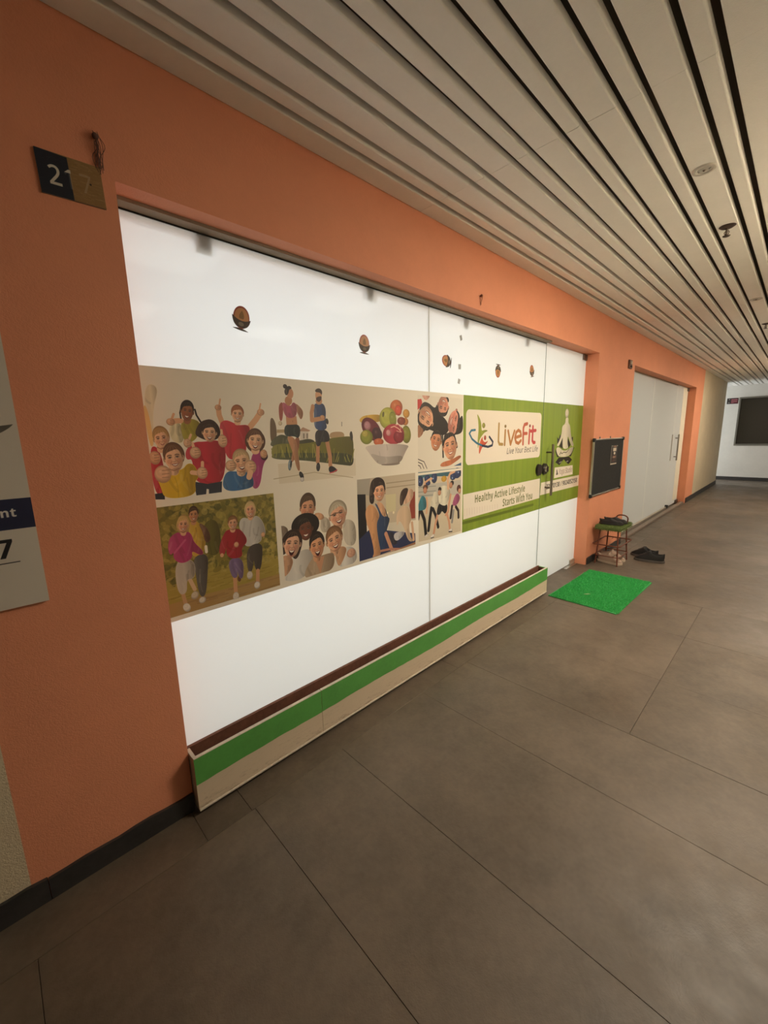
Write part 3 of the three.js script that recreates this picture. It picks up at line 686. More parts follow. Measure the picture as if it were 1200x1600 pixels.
['l','#5a5448',8,[4185,1278,4217,1297,4253,1285,4286,1298,4358,1291,4426,1325]],
['p','#e6dccb',[4092,1153,4546,1148,4562,1048,4084,1045]],
['t','Yoga Studio','#8a6a5c',4194,1077,344,55,'italic'],
['s','#4a4440',[4123,1076,4144,1096,4134,1121,4146,1135,4165,1094,4184,1077]],
['p','#e6dccb',[3799,1028,4795,1025,4788,906,3785,907]],
['t','22570138 / 9824852158','#26221e',3915,951,785,49,'bold']
];
// ---------------------------------------------------------------- frosted glass fronts
function pane(parent, z0, z1, y0 = 0.004, y1 = HEAD - 0.018) {
  const g = new THREE.BoxGeometry(0.012, y1 - y0, Math.abs(z1 - z0)); g.translate(GX, (y0 + y1) / 2, (z0 + z1) / 2);
  return mesh('frosted_pane', g, [M.frost, M.clear, M.edge, M.edge, M.edge, M.edge], parent);
}
function pullBar(parent, z, y0, y1, x, ys) {
  const h = mesh('pull_handle', rod(V(x, y0, z), V(x, y1, z), 0.0125, 14), M.brushed, parent);
  for (const y of ys) mesh('standoff', rod(V(GX + 0.006, y, z), V(x, y, z), 0.008, 10), M.darkSteel, h);
  return h;
}
{
  const w1 = struct('window_1'), w2 = struct('window_2'), d = struct('door_1');
  pane(w1, Z0 + 0.12, ZJ1 + 0.002); mesh('silicone_joint', box(GX + 0.001, GX + 0.0061, 0.004, HEAD - 0.024, ZJ1 + 0.0035, ZJ1 - 0.0035), M.silicone, w1);
  pane(w2, ZJ1 - 0.002, ZJ2 + 0.003);
  for (const [w, z] of [[w1, -0.74], [w1, -1.62], [w2, -2.52], [w2, -3.42]]) mesh('rear_clip', rbox(GX - 0.03, GX - 0.0065, HEAD - 0.075, HEAD - 0.01, z + 0.03, z - 0.03, 0.006), M.darkSteel, w);
  pane(d, ZJ2 - 0.004, Z1 - 0.012, 0.012, HEAD - 0.006);
  mesh('edge_strip', box(GX - 0.006, GX + 0.0065, 0.012, HEAD - 0.006, ZJ2 - 0.004, ZJ2 + 0.002), M.edge, d);
  pullBar(d, -3.885, 0.9, 1.39, -0.066, [1.315, 0.975]);
  const puck = (r, d, x, y, z) => { const g = new THREE.CylinderGeometry(r * 0.9, r, d, 28); g.rotateZ(-Math.PI / 2); g.translate(x + d / 2, y, z); return g; };
  const lock = mesh('lock_body', puck(0.056, 0.022, GX + 0.006, 1.158, ZJ2 - 0.062), M.blackMetal, d);
  mesh('lock_knob', puck(0.03, 0.016, GX + 0.028, 1.158, ZJ2 - 0.066), M.steel, lock);
  mesh('thumb_turn', rbox(GX + 0.044, GX + 0.054, 1.132, 1.184, ZJ2 - 0.06, ZJ2 - 0.07, 0.003), M.darkSteel, lock);
  mesh('strike_body', puck(0.056, 0.022, GX + 0.006, 1.158, ZJ2 + 0.058), M.blackMetal, w2);
  mesh('patch_fitting', rbox(GX - 0.02, GX + 0.02, HEAD - 0.062, HEAD - 0.004, Z1 + 0.002, Z1 + 0.1, 0.003), M.darkSteel, d);
  mesh('patch_fitting', rbox(GX - 0.02, GX + 0.02, 0.006, 0.06, Z1 + 0.004, Z1 + 0.13, 0.003), M.alu, d);
  mesh('floor_spring_plate', rbox(GX - 0.04, GX + 0.05, 0.0006, 0.006, Z1 + 0.02, Z1 + 0.3, 0.002), M.steel, d);
  const w3 = struct('window_3'), w4 = struct('window_4'), d2 = struct('door_2');
  pane(w3, Q0 + 0.12, QJ1 + 0.002, 0.06); pane(w4, QJ1 - 0.002, QJ2 + 0.003, 0.06); pane(d2, QJ2 - 0.004, Q1 - 0.005, 0.03, HEAD - 0.006);
  for (const [w, z] of [[w3, QJ1], [w4, QJ2]]) mesh('silicone_joint', box(GX + 0.001, GX + 0.0075, 0.06, HEAD - 0.02, z + 0.011, z - 0.011), std({ color: rgb(0.93, 0.95, 0.9), roughness: 0.5 }), w);
  pullBar(d2, -9.47, 0.92, 1.41, -0.08, [1.34, 0.99]);
  mesh('inner_pull_bar', rod(V(GX + 0.012, 0.93, -9.17), V(GX + 0.012, 1.41, -9.17), 0.009), M.steel, w4);
  mesh('patch_fitting', rbox(GX - 0.02, GX + 0.03, HEAD - 0.07, HEAD - 0.006, Q1 + 0.002, Q1 + 0.1, 0.003), M.darkSteel, d2);
  mesh('patch_fitting', rbox(GX - 0.02, GX + 0.03, 0.02, 0.08, Q1 + 0.01, Q1 + 0.2, 0.003), M.darkSteel, d2);
  mesh('film_strip', box(GX + 0.0062, GX + 0.0072, 0.1, HEAD - 0.02, -9.76, Q1 + 0.01), std({ color: rgb(0.8, 0.76, 0.62), roughness: 0.6 }), d2);
  const t = struct('trim_2');   // double sill rail under the second shopfront
  mesh('sill_rail', rbox(GX - 0.03, GX + 0.035, 0.0006, 0.06, Q0, QJ2, 0.004), M.alu, t);
  mesh('sill_rail', rbox(-0.07, -0.005, 0.0006, 0.034, Q0, Q1, 0.004), std({ color: rgb(0.2, 0.15, 0.115), roughness: 0.5 }), t);
  mesh('rail_stop', rbox(GX + 0.0, GX + 0.05, 0.035, 0.085, QJ2 + 0.02, QJ2 + 0.1, 0.006), M.rubber, t);
  mesh('gasket', box(GX - 0.006, GX + 0.006, HEAD - 0.02, HEAD, Q0, QJ2), std({ color: rgb(0.3, 0.22, 0.15), roughness: 0.7 }), t);
}
// lamps on the ceilings of the rooms behind
{
  battens.forEach((z, i) => {
    const o = thing('recessed_light', ['nearest', 'middle', 'farthest'][i] + ' warm light trough recessed in the corridor ceiling along the right wall', 'light', [BX, CEIL, z], 'recessed corridor lights');
    mesh('trim_frame', rbox(-0.066, 0.066, -0.002, -0.0006, -0.6, 0.6, 0.0006), M.whitePaint, o); mesh('diffuser', box(-0.057, 0.057, -0.0028, -0.002, -0.585, 0.585), M.warmLamp, o);
  });
  const where = ['next to the photo end of the glass', 'above the middle of the photo glass', 'beside the door', 'at the back near the photo end', 'at the back in the middle', 'at the back behind the door'];
  studioLamps.forEach(([x, z], i) => {
    const o = thing('ceiling_light', 'square white light panel on the studio ceiling ' + where[i], 'light', [x, 2.65, z], 'studio ceiling panels');
    mesh('frame', rbox(-0.31, 0.31, 0.012, 0.05, -0.31, 0.31, 0.005), M.whitePaint, o); mesh('diffuser', rbox(-0.29, 0.29, 0.003, 0.013, -0.29, 0.29, 0.003), M.lampGlow, o);
  });
  shopLamps.forEach(([x, z], i) => {
    const o = thing('ceiling_light', 'square light panel inside the second shop, ' + ['nearer', 'farther'][i] + ' one', 'light', [x, 2.65, z], 'second shop ceiling panels');
    mesh('frame', rbox(-0.31, 0.31, 0.012, 0.05, -0.31, 0.31, 0.005), M.whitePaint, o); mesh('diffuser', rbox(-0.29, 0.29, 0.003, 0.013, -0.29, 0.29, 0.003), M.lampGlow, o);
  });
}
// ---------------------------------------------------------------- printed vinyl on the glass
const K = 1.4;   // canvas pixels per millimetre
const BASE = '#e9e1cf';
function paintPoster(g, X0, X1) {
  const px = (X) => (X - X0) * K, py = (Y) => (1778 - Y) * K;
  g.lineJoin = g.lineCap = 'round';
  g.fillStyle = BASE; g.fillRect(0, 0, 4000, 4000);
  const R = (c, a, b, y0, y1) => { g.fillStyle = c; g.fillRect(px(a), py(y1), (b - a) * K, (y1 - y0) * K); };
  let s = 99; const q = () => { s = (s * 1664525 + 1013904223) >>> 0; return s / 4294967296; };
  // woodland picture: foliage print
  R('#837634', 440, 955, 792, 1250);
  g.save(); g.beginPath(); g.rect(px(440), py(1250), 515 * K, 458 * K); g.clip();
  R('#a08c3e', 440, 955, 792, 960); R('#a88650', 440, 955, 792, 850);
  for (let i = 0; i < 620; i++) {
    const x = 440 + q() * 515, y = 930 + q() * 330, c = ['#5e5828', '#70682c', '#92843a', '#a89644', '#4a4a24', '#b4a054'][Math.floor(q() * 6)];
    g.globalAlpha = 0.55; g.fillStyle = c; g.beginPath(); g.ellipse(px(x), py(y), (5 + q() * 16) * K, (4 + q() * 12) * K, q() * 3, 0, 7); g.fill();
  }
  g.globalAlpha = 0.5;
  for (let i = 0; i < 130; i++) { const x = 440 + q() * 515, y = 860 + q() * 90; g.fillStyle = ['#a08a3c', '#8a7630', '#b09a50'][i % 3]; g.fillRect(px(x), py(y), 40 * K, 5 * K); }
  for (let i = 0; i < 40; i++) { const x = 500 + q() * 455, y = 795 + q() * 55; g.fillStyle = ['#8a6a40', '#a98a5c'][i % 2]; g.fillRect(px(x), py(y), 90 * K, 4 * K); }
  g.globalAlpha = 1; g.restore();
  // park picture: pale pavement
  R('#ddd2bb', 990, 1470, 1290, 1385);
  // heads-together picture: bright backdrop
  R('#e2dac8', 1998, 2480, 1262, 1752);
  // green field with the logo
  R('#7c942c', 2496, 4900, 700, 1800);
  g.globalAlpha = 0.10;
  for (let i = 0; i < 160; i++) { const x = 2496 + q() * 2300; g.fillStyle = i % 2 ? '#a4aa3c' : '#5e7422'; g.fillRect(Math.max(px(2496), px(x)), 0, (6 + q() * 26) * K, 2000); }
  g.globalAlpha = 1;
  R('#efe8d8', 2488, 2496, 700, 1800);
  for (const e of POSTER) {
    const k = e[0];
    if (k === 'p' || k === 's') {
      const p = e[2], n = p.length / 2; g.fillStyle = e[1]; g.beginPath();
      if (k === 'p') for (let i = 0; i < n; i++) g[i ? 'lineTo' : 'moveTo'](px(p[2 * i]), py(p[2 * i + 1]));
      else for (let i = 0; i <= n; i++) {
        const a = i % n, b = (i + 1) % n, mx = px((p[2 * a] + p[2 * b]) / 2), my = py((p[2 * a + 1] + p[2 * b + 1]) / 2);
        if (!i) g.moveTo(mx, my); else g.quadraticCurveTo(px(p[2 * a]), py(p[2 * a + 1]), mx, my);
      }
      g.closePath(); g.fill();
      if (k === 's') {
        g.lineWidth = 3 * K; g.strokeStyle = e[1]; g.stroke();
        let a = 1e9, b = -1e9, c = 1e9, d = -1e9; for (let i = 0; i < n; i++) { a = Math.min(a, p[2 * i]); b = Math.max(b, p[2 * i]); c = Math.min(c, p[2 * i + 1]); d = Math.max(d, p[2 * i + 1]); }
        if (b - a > 40 && d - c > 40) {   // printed folds and modelling of the photographed cloth and skin
          g.save(); g.clip();
          for (let i = 0; i < 9; i++) { const x = a + q() * (b - a), y = c + q() * (d - c); g.globalAlpha = 0.1; g.strokeStyle = i % 3 ? '#1c1008' : '#fff4e0'; g.lineWidth = (4 + q() * 9) * K; g.beginPath(); g.moveTo(px(x), py(y)); g.quadraticCurveTo(px(x + q() * 30 - 15), py(y - 30), px(x + q() * 60 - 30), py(y - 30 - q() * 60)); g.stroke(); }
          const gr = g.createLinearGradient(px(a), 0, px(b), 0); gr.addColorStop(0, 'rgba(255,240,215,0.16)'); gr.addColorStop(0.45, 'rgba(28,16,8,0)'); gr.addColorStop(1, 'rgba(28,16,8,0.34)'); g.globalAlpha = 1; g.fillStyle = gr; g.fillRect(px(a), py(d), (b - a) * K, (d - c) * K);
          g.restore(); g.globalAlpha = 1;
        }
      }
    } else if (k === 'e') {
      g.fillStyle = e[1]; g.beginPath(); g.ellipse(px(e[2]), py(e[3]), e[4] * K, e[5] * K, e[6] * Math.PI / 180, 0, 7); g.fill();
      if (e[4] > 9) { const gr = g.createRadialGradient(px(e[2] - e[4] * 0.3), py(e[3] + e[5] * 0.35), 1, px(e[2]), py(e[3]), Math.max(e[4], e[5]) * K * 1.05); gr.addColorStop(0, 'rgba(255,240,215,0.22)'); gr.addColorStop(0.5, 'rgba(28,16,8,0)'); gr.addColorStop(1, 'rgba(28,16,8,0.36)'); g.fillStyle = gr; g.fill(); }
    } else if (k === 'l') {
      const p = e[3]; g.strokeStyle = e[1]; g.lineWidth = e[2] * K; g.beginPath();
      for (let i = 0; i < p.length / 2; i++) g[i ? 'lineTo' : 'moveTo'](px(p[2 * i]), py(p[2 * i + 1])); g.stroke();
    } else if (k === 'r') {
      g.fillStyle = e[1]; g.beginPath(); g.roundRect(px(e[2]), py(e[3]), e[4] * K, e[5] * K, e[6] * K); g.fill();
    } else if (k === 't') {
      g.save(); g.font = (e[7] === 'bold' ? 'bold ' : '') + '100px sans-serif'; g.fillStyle = e[2];
      const w = g.measureText(e[1]).width; g.translate(px(e[3]), py(e[4])); if (e[7] === 'italic') g.transform(1, 0, -0.22, 1, 0, 0);
      g.scale(e[5] * K / w, e[6] * K / 72); g.fillText(e[1], 0, 0); g.restore();
    } else if (k === 'f') {
      const [, skin, cx, cy, rx, ry, rot, mouth, hair] = e;
      g.save(); g.translate(px(cx), py(cy)); g.rotate(rot * Math.PI / 180); g.scale(rx * K, ry * K);
      const el = (c, x, y, a, b) => { g.fillStyle = c; g.beginPath(); g.ellipse(x, y, a, b, 0, 0, 7); g.fill(); };
      const shade = (k) => { const n = parseInt(skin.slice(1), 16), f = (v) => Math.round(Math.max(0, Math.min(255, v * k))); return `rgb(${f(n >> 16)},${f((n >> 8) & 255)},${f(n & 255)})`; };
      const oval = () => { g.beginPath(); g.moveTo(0, -1); g.bezierCurveTo(0.72, -1, 1.0, -0.55, 0.96, -0.05); g.bezierCurveTo(0.92, 0.5, 0.6, 1.0, 0.08, 1.02); g.bezierCurveTo(-0.55, 1.02, -0.9, 0.5, -0.95, 0); g.bezierCurveTo(-1.0, -0.55, -0.72, -1, 0, -1); };
      for (const d of [-1, 1]) el(shade(0.82), d * 0.97, 0.02, 0.13, 0.2);
      const gr = g.createLinearGradient(-0.9, -0.5, 1, 0.5); gr.addColorStop(0, shade(1.07)); gr.addColorStop(0.5, shade(1)); gr.addColorStop(1, shade(0.72));
      oval(); g.fillStyle = gr; g.fill(); g.save(); oval(); g.clip();
      g.globalAlpha = 0.22; el('#b0402c', -0.48, 0.22, 0.28, 0.2); el('#b0402c', 0.46, 0.22, 0.26, 0.2); el('#5a2a1c', 0, 0.95, 0.7, 0.16); g.globalAlpha = 1;
      if (hair !== 'none') {
        g.fillStyle = hair; g.beginPath(); g.moveTo(-1.2, 0.1); g.lineTo(-0.86, 0.0); g.bezierCurveTo(-0.82, -0.36, -0.66, -0.5, -0.34, -0.56); g.bezierCurveTo(0.05, -0.62, 0.42, -0.76, 0.62, -0.6); g.bezierCurveTo(0.8, -0.46, 0.84, -0.2, 0.88, 0.02); g.lineTo(1.2, 0.1); g.lineTo(1.2, -1.2); g.lineTo(-1.2, -1.2); g.fill();
        for (let i = 0; i < 9; i++) { g.globalAlpha = 0.18; g.strokeStyle = i % 2 ? '#f0d8b0' : '#120a06'; g.lineWidth = 0.05; g.beginPath(); const x = -0.8 + i * 0.2; g.moveTo(0.1, -1.02); g.quadraticCurveTo(x * 0.7, -0.92, x, -0.55); g.stroke(); } g.globalAlpha = 1;
      }
      for (const d of [-1, 1]) {
        g.globalAlpha = 0.28; el('#5a2e1e', d * 0.38, -0.12, 0.23, 0.13); g.globalAlpha = 1; el('#f0e4d8', d * 0.38, -0.08, 0.13, 0.045); el('#2a1a14', d * 0.38, -0.08, 0.07, 0.055);
        g.strokeStyle = '#2a1a14'; g.lineWidth = 0.045; g.beginPath(); g.moveTo(d * 0.54, -0.06); g.quadraticCurveTo(d * 0.4, -0.17, d * 0.22, -0.08); g.stroke();
        g.globalAlpha = 0.75; g.strokeStyle = '#4a3020'; g.lineWidth = 0.07; g.beginPath(); g.moveTo(d * 0.62, -0.22); g.quadraticCurveTo(d * 0.42, -0.34, d * 0.18, -0.25); g.stroke(); g.globalAlpha = 1;
      }
      g.globalAlpha = 0.45; g.strokeStyle = '#7a4230'; g.lineWidth = 0.06; g.beginPath(); g.moveTo(0.1, -0.05); g.quadraticCurveTo(0.2, 0.2, 0.12, 0.26); g.quadraticCurveTo(0, 0.31, -0.14, 0.26); g.stroke();
      for (const d of [-1, 1]) { g.globalAlpha = 0.3; g.beginPath(); g.moveTo(d * 0.24, 0.22); g.quadraticCurveTo(d * 0.5, 0.36, d * 0.48, 0.54); g.stroke(); } g.globalAlpha = 1;
      if (mouth === 0) { g.strokeStyle = '#8c4038'; g.lineWidth = 0.07; g.beginPath(); g.arc(0, 0.3, 0.28, 0.5, 2.6); g.stroke(); }
      else {
        const mh = mouth === 1 ? 0.14 : mouth === 2 ? 0.26 : 0.4, w = 0.36;
        g.fillStyle = '#a4564a'; g.beginPath(); g.moveTo(-w - 0.04, 0.42); g.quadraticCurveTo(0, 0.42, w + 0.04, 0.42); g.quadraticCurveTo(w * 0.7, 0.5 + mh, 0, 0.52 + mh); g.quadraticCurveTo(-w * 0.7, 0.5 + mh, -w - 0.04, 0.42); g.fill();
        g.fillStyle = '#3c1210'; g.beginPath(); g.moveTo(-w, 0.45); g.quadraticCurveTo(0, 0.5, w, 0.45); g.quadraticCurveTo(w * 0.6, 0.46 + mh, 0, 0.47 + mh); g.quadraticCurveTo(-w * 0.6, 0.46 + mh, -w, 0.45); g.fill();
        g.fillStyle = '#efe6d6'; g.beginPath(); g.moveTo(-w * 0.88, 0.455); g.quadraticCurveTo(0, 0.51, w * 0.88, 0.455); g.quadraticCurveTo(w * 0.5, 0.5 + Math.min(mh * 0.6, 0.13), 0, 0.51 + Math.min(mh * 0.6, 0.13)); g.quadraticCurveTo(-w * 0.5, 0.5 + Math.min(mh * 0.6, 0.13), -w * 0.88, 0.455); g.fill();
      }
      g.restore();
      g.restore();
    }
  }
  // plain margins between the pictures
  R(BASE, 958, 984, 780, 1262); R(BASE, 1456, 1474, 780, 1290); R(BASE, 1981, 1998, 780, 1778); R(BASE, 440, 960, 1250, 1264); R(BASE, 1998, 2488, 1246, 1262); R(BASE, 440, 2488, 700, 790); R(BASE, 1998, 2488, 1752, 1778);
}
{
  const edge = std({ color: rgb(0.7, 0.66, 0.56), roughness: 0.5 });
  const strip = (parent, name, a, b) => {
    const t = canvasTex(Math.round((b - a) * K), Math.round(1006 * K), (g) => paintPoster(g, a, b));
    const [geo, mats] = printBoard(GX + 0.0062, 0.0009, 0.772, 1.778, -a / 1000, -b / 1000, std({ map: t, roughness: 0.55 }), edge);
    return mesh(name, geo, mats, parent);
  };
  const b1 = thing('vinyl_banner', 'long printed vinyl banner with eight photographs and the green logo field on the frosted glass', 'banner');
  strip(b1, 'photo_print', 300, 1474); strip(b1, 'photo_print', 1474, 2492); strip(b1, 'logo_print', 2492, 3774);
  const b2 = thing('vinyl_banner', 'green printed vinyl with a white meditating figure and phone number on the glass door', 'banner');
  strip(b2, 'door_print', 3783, 4757);
}
// ---------------------------------------------------------------- stickers and tape on the panes
{
  const rim = std({ color: rgb(0.34, 0.06, 0.025), roughness: 0.5 }), disc = std({ color: rgb(0.5, 0.22, 0.07), roughness: 0.5 }), flame = std({ color: rgb(0.24, 0.12, 0.02), roughness: 0.5 }), bowl = std({ color: rgb(0.07, 0.05, 0.035), roughness: 0.6 }), mark = std({ color: rgb(0.2, 0.16, 0.11), roughness: 0.6 });
  const flat = (sh, d = 0.0008) => { const g = new THREE.ExtrudeGeometry(sh, { depth: d, bevelEnabled: false, curveSegments: 20 }); g.rotateY(Math.PI / 2); return g; };
  const ell = (rx, ry, cx = 0, cy = 0) => { const s = new THREE.Shape(); s.absellipse(cx, cy, rx, ry, 0, Math.PI * 2, false, 0); return s; };
  const bowlShape = new THREE.Shape(); bowlShape.moveTo(-0.041, 0.006); bowlShape.quadraticCurveTo(-0.02, -0.008, 0, -0.008); bowlShape.quadraticCurveTo(0.02, -0.008, 0.041, 0.006); bowlShape.quadraticCurveTo(0.036, -0.03, 0.012, -0.036); bowlShape.lineTo(-0.012, -0.036); bowlShape.quadraticCurveTo(-0.036, -0.03, -0.041, 0.006);
  const baseShape = new THREE.Shape(); baseShape.moveTo(-0.034, -0.045); baseShape.quadraticCurveTo(0, -0.034, 0.034, -0.045); baseShape.quadraticCurveTo(0, -0.05, -0.034, -0.045);
  const flameShape = new THREE.Shape(); flameShape.moveTo(0, 0.034); flameShape.quadraticCurveTo(0.016, 0.012, 0.008, 0); flameShape.lineTo(-0.008, 0); flameShape.quadraticCurveTo(-0.016, 0.012, 0, 0.034);
  const list = [[-0.866, 2.005, -10, 'upright oil lamp sticker on the glass nearest the number plate'], [-1.563, 1.992, -3, 'upright oil lamp sticker above the running couple and fruit bowl'], [-2.3, 1.985, 80, 'oil lamp sticker turned on its side, just right of the pane joint'], [-2.954, 1.983, 178, 'oil lamp sticker turned upside down above the logo'], [-3.517, 2.028, 12, 'small oil lamp sticker nearest the glass door']];
  for (const [z, y, a, label] of list) {
    const o = thing('lamp_sticker', label, 'sticker', [GX + 0.0062, y, z], 'oil lamp stickers on the glass'); o.rotation.x = a * Math.PI / 180;
    mesh('rim', flat(ell(0.036, 0.046, 0, 0.006)), rim, o);
    const d = mesh('disc', flat(ell(0.031, 0.04, 0, 0.004), 0.0014), disc, o); mesh('flame', flat(flameShape, 0.002), flame, d);
    const b = mesh('bowl', flat(bowlShape, 0.0024), bowl, o); mesh('pattern', flat(ell(0.012, 0.008, 0, -0.022), 0.003), mark, b); mesh('foot', flat(baseShape, 0.0024), bowl, o);
  }
  const tape = std({ color: rgb(0.36, 0.36, 0.34), roughness: 0.5 });
  for (const [z, y, a, w, label] of [[-2.458, 2.154, 30, 0.03, 'scrap of grey tape highest on the second pane'], [-2.446, 1.964, 10, 0.034, 'scrap of grey tape between the two stickers on the second pane'], [-2.44, 1.866, -8, 0.03, 'scrap of grey tape just above the banner on the second pane']]) {
    const o = thing('tape_scrap', label, 'tape', [GX + 0.0062, y, z], 'tape scraps on the glass'); o.rotation.x = a * Math.PI / 180;
    const s = new THREE.Shape(); s.moveTo(-w / 2, -0.016); s.lineTo(w / 2 - 0.006, -0.018); s.lineTo(w / 2, 0.014); s.lineTo(-w / 2 + 0.004, 0.018); mesh('strip', flat(s, 0.0006), tape, o);
  }
}
// ---------------------------------------------------------------- number plate, hung threads, wall sign
{
  const t = canvasTex(520, 384, (g, w, h) => {
    g.fillStyle = '#8c6c40'; g.fillRect(0, 0, w, h);
    for (let i = 0; i < 200; i++) { g.globalAlpha = 0.12; g.fillStyle = i % 2 ? '#c8b27a' : '#6c5426'; g.fillRect(rr(250, 520), rr(0, 384), rr(6, 70), rr(3, 12)); }
    g.globalAlpha = 1; g.fillStyle = '#0c1626'; g.beginPath(); g.moveTo(0, 0); g.lineTo(248, 8); g.lineTo(252, 384); g.lineTo(0, 384); g.fill();
    for (let i = 0; i < 30; i++) { g.strokeStyle = 'rgba(90,90,90,0.35)'; g.lineWidth = 2; g.beginPath(); const x = rr(10, 240), y = rr(0, 90); g.moveTo(x, y); g.lineTo(x + rr(-30, 40), y + rr(-14, 20)); g.stroke(); }
    g.font = '235px sans-serif'; g.fillStyle = '#cfc9b8'; g.strokeStyle = '#cfc9b8'; g.lineWidth = 5;
    g.save(); g.translate(72, 284); g.scale(0.86, 1); g.fillText('2', 0, 0); g.strokeText('2', 0, 0); g.restore();
    g.save(); g.beginPath(); g.rect(180, 100, 90, 44); g.clip(); g.translate(186, 284); g.scale(0.86, 1); g.fillText('1', 0, 0); g.strokeText('1', 0, 0); g.restore();
    g.globalAlpha = 0.28; g.save(); g.translate(186, 284); g.scale(0.86, 1); g.fillText('1', 0, 0); g.restore();
    g.save(); g.translate(318, 284); g.scale(0.86, 1); g.fillText('7', 0, 0); g.restore();
    g.globalAlpha = 1; g.fillStyle = '#15120e'; g.beginPath(); g.arc(414, 190, 9, 0, 7); g.fill();
  });
  const o = thing('number_plate', 'small door number plate, half dark blue and half faded tan, on the orange wall', 'sign', [0, 2.266, -0.304]); o.rotation.x = 0.035;
  const [g, m] = printBoard(0, 0.006, -0.056, 0.056, 0.078, -0.078, std({ map: t, roughness: 0.5 }), std({ color: rgb(0.25, 0.22, 0.17), roughness: 0.6 }));
  mesh('plate', g, m, o);
  const twig = (name, label, pos, n, len, col) => {
    const b = thing(name, label, 'garland', pos), mat = std({ color: col, roughness: 0.9 });
    mesh('nail', rod(V(0, 0, 0), V(0.016, 0, 0), 0.003), M.darkSteel, b);
    mesh('knot', new THREE.IcosahedronGeometry(0.009, 1).translate(0.012, 0, 0), mat, b);
    for (let i = 0; i < n; i++) { const z = rr(-0.016, 0.016); mesh('dry_stem', tube([V(0.011, rr(-0.004, 0.016), z * 0.4), V(0.009 + rr(0, 0.01), -len * rr(0.15, 0.3), z * rr(-0.6, 1.4)), V(0.006, -len * rr(0.4, 0.6), z * rr(0.2, 1.2)), V(0.006, -len * rr(0.65, 1), z * rr(-0.4, 1))], 0.0009, false, 12, 5), mat, b); }
  };
  twig('dried_garland', 'withered thread bundle hanging from a nail above the number plate', [0, 2.405, -0.378], 16, 0.1, rgb(0.13, 0.06, 0.045));
  twig('dried_garland', 'tiny withered garland hanging over the opening near the logo pane', [0, 2.392, -2.484], 4, 0.07, rgb(0.2, 0.06, 0.03));
  const sg = canvasTex(1024, 1464, (c, w, h) => {
    const px = (s) => (s + 600) / 683 * w, py = (y) => (2000 - y) / 976 * h;   // s in mm along the wall from the camera, y height in mm
    c.fillStyle = '#cfc8bb'; c.fillRect(0, 0, w, h);
    c.fillStyle = '#1e2342'; c.fillRect(0, py(1348), w, py(1259) - py(1348));
    c.fillStyle = '#dcd8d0'; c.font = 'bold 54px sans-serif'; c.textAlign = 'right'; c.fillText('ent', px(46), py(1296));
    c.fillStyle = '#16161a'; c.font = 'bold 116px sans-serif'; c.fillText('7', px(27), py(1176));
    c.fillRect(px(-150), py(1163), px(34) - px(-150), 4);
    c.fillStyle = '#5c5850'; c.beginPath(); c.moveTo(px(-30), py(1540)); c.quadraticCurveTo(px(45), py(1556), px(74), py(1560)); c.quadraticCurveTo(px(56), py(1536), px(-10), py(1512)); c.fill();
  });
  const s = thing('wall_sign', 'large pale wall sign with a navy band, cut by the left edge of the view', 'sign', [0, 1.024, 0.2585]);
  const [g2, m2] = printBoard(0, 0.012, 0, 0.976, 0.3415, -0.3415, std({ map: sg, roughness: 0.55 }), std({ color: rgb(0.12, 0.08, 0.06), roughness: 0.7 }));
  mesh('panel', g2, m2, s);
}
